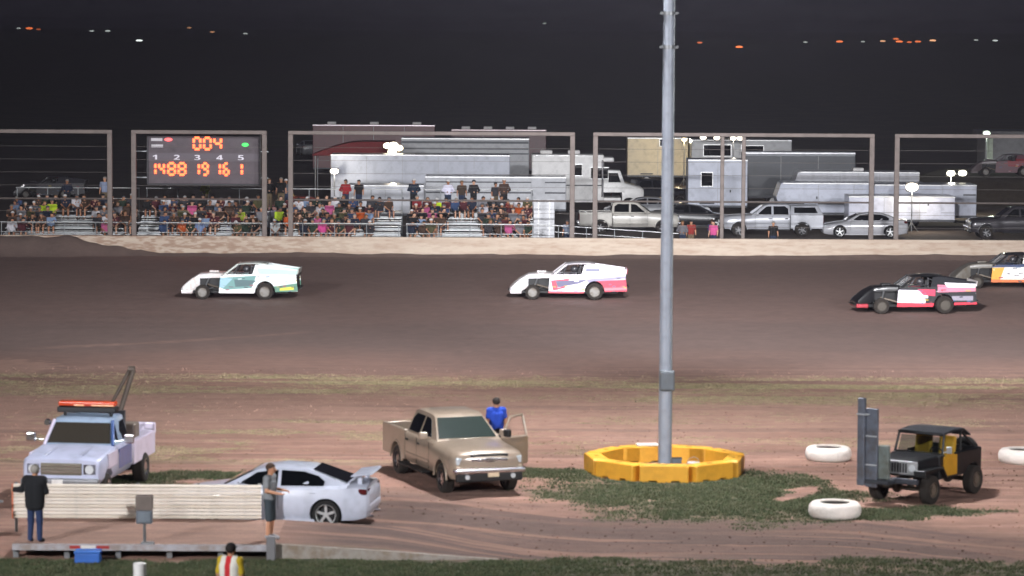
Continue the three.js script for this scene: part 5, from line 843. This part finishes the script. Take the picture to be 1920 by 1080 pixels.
{ const o = thing('red_awning', 'dark red domed awning beside the bright cluster of lamps', 'awning', [span(588, 740, -212).x, 0, -212]), l = span(588, 740, -212).l, y = topOf(660, 264, -212), yb = topOf(660, 288, -212), pts = []; for (let i = 0; i <= 12; i++) { const t = i / 12; pts.push([lerp(-l / 2, l / 2, t), lerp(yb, y, Math.min(1, Math.sin(Math.PI * Math.min(0.5, t * 0.8)) ))]); } part('canopy', [prism([...pts, [l / 2, yb - 0.1], [-l / 2, yb - 0.1]], 3, 0.05)], mat(0x6c1a20, 0.8), o); for (const x of [-l / 2 + 0.2, l / 2 - 0.2]) for (const z of [-1.3, 1.3]) part('pole', [bar([x, -0.1, z], [x, yb, z], 0.04)], galv, o); }
{ const z = -230, s = span(1846, 1960, z), y = topOf(1880, 244, z), o = thing('storage_building', 'grey storage building with a greenish lamp at its corner', 'building', [s.x, -0.1, z - 2]); part('wall', [rbox(s.l, y - 0.3, 4, 0.03, 0, (y - 0.3) / 2, 0)], mat(0x77767e, 0.8), o); part('roof', [rbox(s.l + 0.6, 0.3, 4.6, 0.04, 0, y - 0.12, 0)], mat(0x5c5a60, 0.7), o); part('corner_post', [box(0.5, y - 0.4, 0.3, -s.l / 2 + 0.3, (y - 0.4) / 2, 2.1)], mat(0xa9b4a8, 0.6), o); }
{ // parked vehicles
  const park = (name, label, cat, px, z, turn, f) => { const o = thing(name, label, cat, [P(px, 410, z).x, -0.05, z], turn, 'vehicles parked behind the wall'); f(o); return o; };
  park('pickup_truck', 'silver white pickup with bed cap parked behind the wall', 'pickup truck', 1446, -177.5, Math.PI, (o) => makePickup(o, { color: 0xbcc0cc, metal: 0.1, cap: true }));
  park('hatchback_car', 'white hatchback parked behind the wall beside the silver pickup', 'car', 1620, -177, Math.PI, (o) => makeSaloon(o, { color: 0xb9bbc4, rough: 0.4 }));
  park('pickup_truck', 'white pickup with dark windows parked just behind the light pole', 'pickup truck', 1180, -179, 0, (o) => makePickup(o, { color: 0xc2c0bc, metal: 0 }));
  park('pickup_truck', 'dark grey pickup parked at the end of the white trailers', 'pickup truck', 1908, -176, Math.PI, (o) => makePickup(o, { color: 0x3c3a40, metal: 0.3 }));
  park('pickup_truck', 'dark pickup parked between the truck motorhome and the boxy camper', 'pickup truck', 1215, -206, 0.3, (o) => makePickup(o, { color: 0x20222a, metal: 0.3 }));
  park('saloon_car', 'black saloon car parked in front of the boxy white camper', 'car', 1300, -184, 0, (o) => makeSaloon(o, { color: 0x1c1e24 }));
  park('race_car', 'idle race car with red and grey panels on the slope by the storage building', 'race car', 1884, -214, Math.PI, (o) => { makeRaceCar(o, { hood: 0x6d6468, roof: 0x77707a, tail: 0x8c2c34, draw: (x) => { x.fillStyle = '#6a4a52'; x.fillRect(0, 0, 512, 128); wedge(x, '#8c2c34', [[250, 30], [512, 30], [512, 90], [260, 80]]); } }); const st = o; st.position.y = topOf(1884, 330, -214) - 0.0; });
  park('race_car', 'idle dark race car parked behind the tall fence frame without bleacher crowd', 'race car', 95, -212, Math.PI, (o) => makeRaceCar(o, { hood: 0x3a383c, roof: 0x2a292e, tail: 0x3a3438, draw: (x) => { x.fillStyle = '#333238'; x.fillRect(0, 0, 512, 128); } }));
  park('race_car', 'idle purple and white race car parked below the scoreboard', 'race car', 455, -176, Math.PI, (o) => makeRaceCar(o, { hood: 0xb9b4c4, roof: 0xa8a2b8, tail: 0x8a86a0, draw: (x) => { x.fillStyle = '#b0aabd'; x.fillRect(0, 0, 512, 128); wedge(x, '#4e4c78', [[120, 50], [400, 60], [380, 110], [140, 100]]); } }));
  park('saloon_car', 'white car parked end on in the dark far behind the red awning', 'car', 579, -283, Math.PI / 2 + 0.2, (o) => makeSaloon(o, { color: 0xc9ccd4 }));
  park('saloon_car', 'silver car with its nose toward the light pole below the cream camper', 'car', 1205, -192, Math.PI, (o) => makeSaloon(o, { color: 0x8d9098 }));
  park('pickup_truck', 'faded red pickup parked in the dark behind the bleachers', 'pickup truck', 572, -183, 0.2, (o) => makePickup(o, { color: 0x8a3a2a, metal: 0 }));
  // mound that carries the idle race car by the storage building
  const my = topOf(1884, 330, -214), mx = P(1884, 330, -214).x;
  const md = field(mx - 26, mx + 40, -260, -190, 66, 70, (x, z) => { const rx = sstep(mx - 8, mx - 2, x), rz = sstep(-206, -211, z) * (1 - sstep(-226, -238, z)); return -0.12 + my * rx * rz + 0.08 * fbm(x * 0.7, z * 0.7, 3) * rx * rz; });
  struct('dirt_mound', md, mat(0x4a4032, 1, 0, { dirty: true, bump: 0.02 }), 'low brown dirt mound beside the storage building', false);
}
{ // pit lamps: small lit fittings on stands
  const lampAt = (px, py, z, r, col, k, cd, label, heads = [[0, 0]]) => {
    const p = P(px, py, z), o = thing('work_lamp', label, 'lamp', [p.x, 0, z]); part('stand', [bar([0, -0.1, 0], [0, p.y - r * 0.6, 0], 0.04), bar([-0.4, -0.1, 0.3], [0, 0.5, 0], 0.03), bar([0.4, -0.1, 0.3], [0, 0.5, 0], 0.03)], steel, o);
    heads.forEach(([dx, dy]) => { part('lamp_shade', [box(r * 2, r * 1.5, 0.1, dx, p.y + dy, -0.14), bar([dx, p.y + dy, -0.1], [0, p.y - r * 0.5, -0.05], 0.03)], black, o); part('lamp_bulb', [ball(r * 0.85, dx, p.y + dy, 0, 1.25, 0.85, 0.5)], glow(...col, k), o); });
    const l = new THREE.PointLight(new THREE.Color(...col), cd, 0, 2); l.name = 'work_lamp_light'; l.position.set(p.x, p.y, z + 0.35); l.shadow.radius = 10; l.castShadow = true; scene.add(l);
  };
  lampAt(738, 272, -208, 0.28, [1, 0.86, 0.62], 7, 40, 'cluster of bright warm lamps beside the red awning', [[0, 0], [-0.4, -0.05], [0.35, -0.2], [-0.1, -0.45]]);
  lampAt(627, 321, -201.5, 0.26, [1, 0.93, 0.8], 6, 25, 'warm lamp at the end of the long white hauler');
  lampAt(1710, 351, -181.6, 0.34, [1, 0.9, 0.72], 9, 30, 'very bright lamp on a stand against the white trailer');
  lampAt(1783, 325, -197, 0.25, [1, 0.95, 0.75], 7, 45, 'pair of bright lamps on the dirt slope beyond the trailers', [[0, 0], [0.75, 0.02]]);
  lampAt(1850, 250, -226.5, 0.25, [0.85, 1, 0.8], 3, 20, 'pale green lamp on the corner of the storage building');
  lampAt(1375, 259, -224, 0.22, [1, 0.9, 0.75], 4, 14, 'warm awning lamps above the pale grey camper', [[0, 0], [0.5, 0], [-1.2, 0.02], [-2.2, 0.03]]);
  lampAt(1283, 262, -232, 0.2, [1, 0.82, 0.5], 3, 30, 'warm porch lamp beside the cream camper');
  lampAt(545, 307, -205, 0.14, [1, 0.55, 0.2], 3, 8, 'small amber lamp in the dark pit behind the fence post');
}

// ---------- lights of the far-off town ----------
{
  const list = [[55, 53, 'r', 1.5], [35, 53, 'w', 0.5], [72, 55, 'r', 0.5], [172, 58, 'w', 0.6], [202, 58, 'w', 0.8], [261, 77, 'w', 1.4], [355, 52, 'o', 0.5], [398, 61, 'o', 0.6], [460, 64, 'w', 0.5], [1021, 44, 'w', 0.35], [1312, 81, 'r', 0.8], [1386, 89, 'r', 1.6], [1510, 80, 'w', 0.4], [1574, 79, 'r', 1.4], [1618, 79, 'w', 0.35], [1655, 78, 'o', 0.9], [1680, 74, 'r', 1.1], [1686, 79, 'r', 1.5], [1705, 80, 'r', 0.8], [1721, 79, 'r', 1.1], [1749, 77, 'o', 1.3], [1830, 76, 'w', 0.4], [1866, 77, 'w', 0.8]];
  const col = { r: [1, 0.22, 0.06], w: [0.85, 0.95, 0.9], o: [1, 0.5, 0.25] }, kind = { r: 'red', w: 'white', o: 'amber' };
  for (const [px, py, k, s] of list) {
    const hz = HZ + (px - 960) * Math.tan(ROLL * Math.PI / 180), z = -clamp(12 * F / Math.max(5, py - hz), 1200, 4500), p = P(px, py, z), u = -z / F;   // metres per photo pixel out there
    const o = thing('distant_lamp', `tiny ${kind[k]} light of the town far out on the dark plain`, 'lamp', [p.x, 0, z], 0, 'lights of the distant town'), y = Math.max(1.2 * u, p.y);
    part('mast', [bar([0, -0.2, 0], [0, y, 0], 0.1, 5)], steel, o); part('lamp_globe', [ball(u * (1.5 + s), 0, y, 0, 2.2, 0.7, 0.6)], glow(...col[k], 1.1 * s + 0.2), o);
  }
}

// ---------- finish ----------
scene.traverse((o) => { if (o.isMesh) { o.castShadow = true; o.receiveShadow = true; } });
renderer.render(scene, camera);
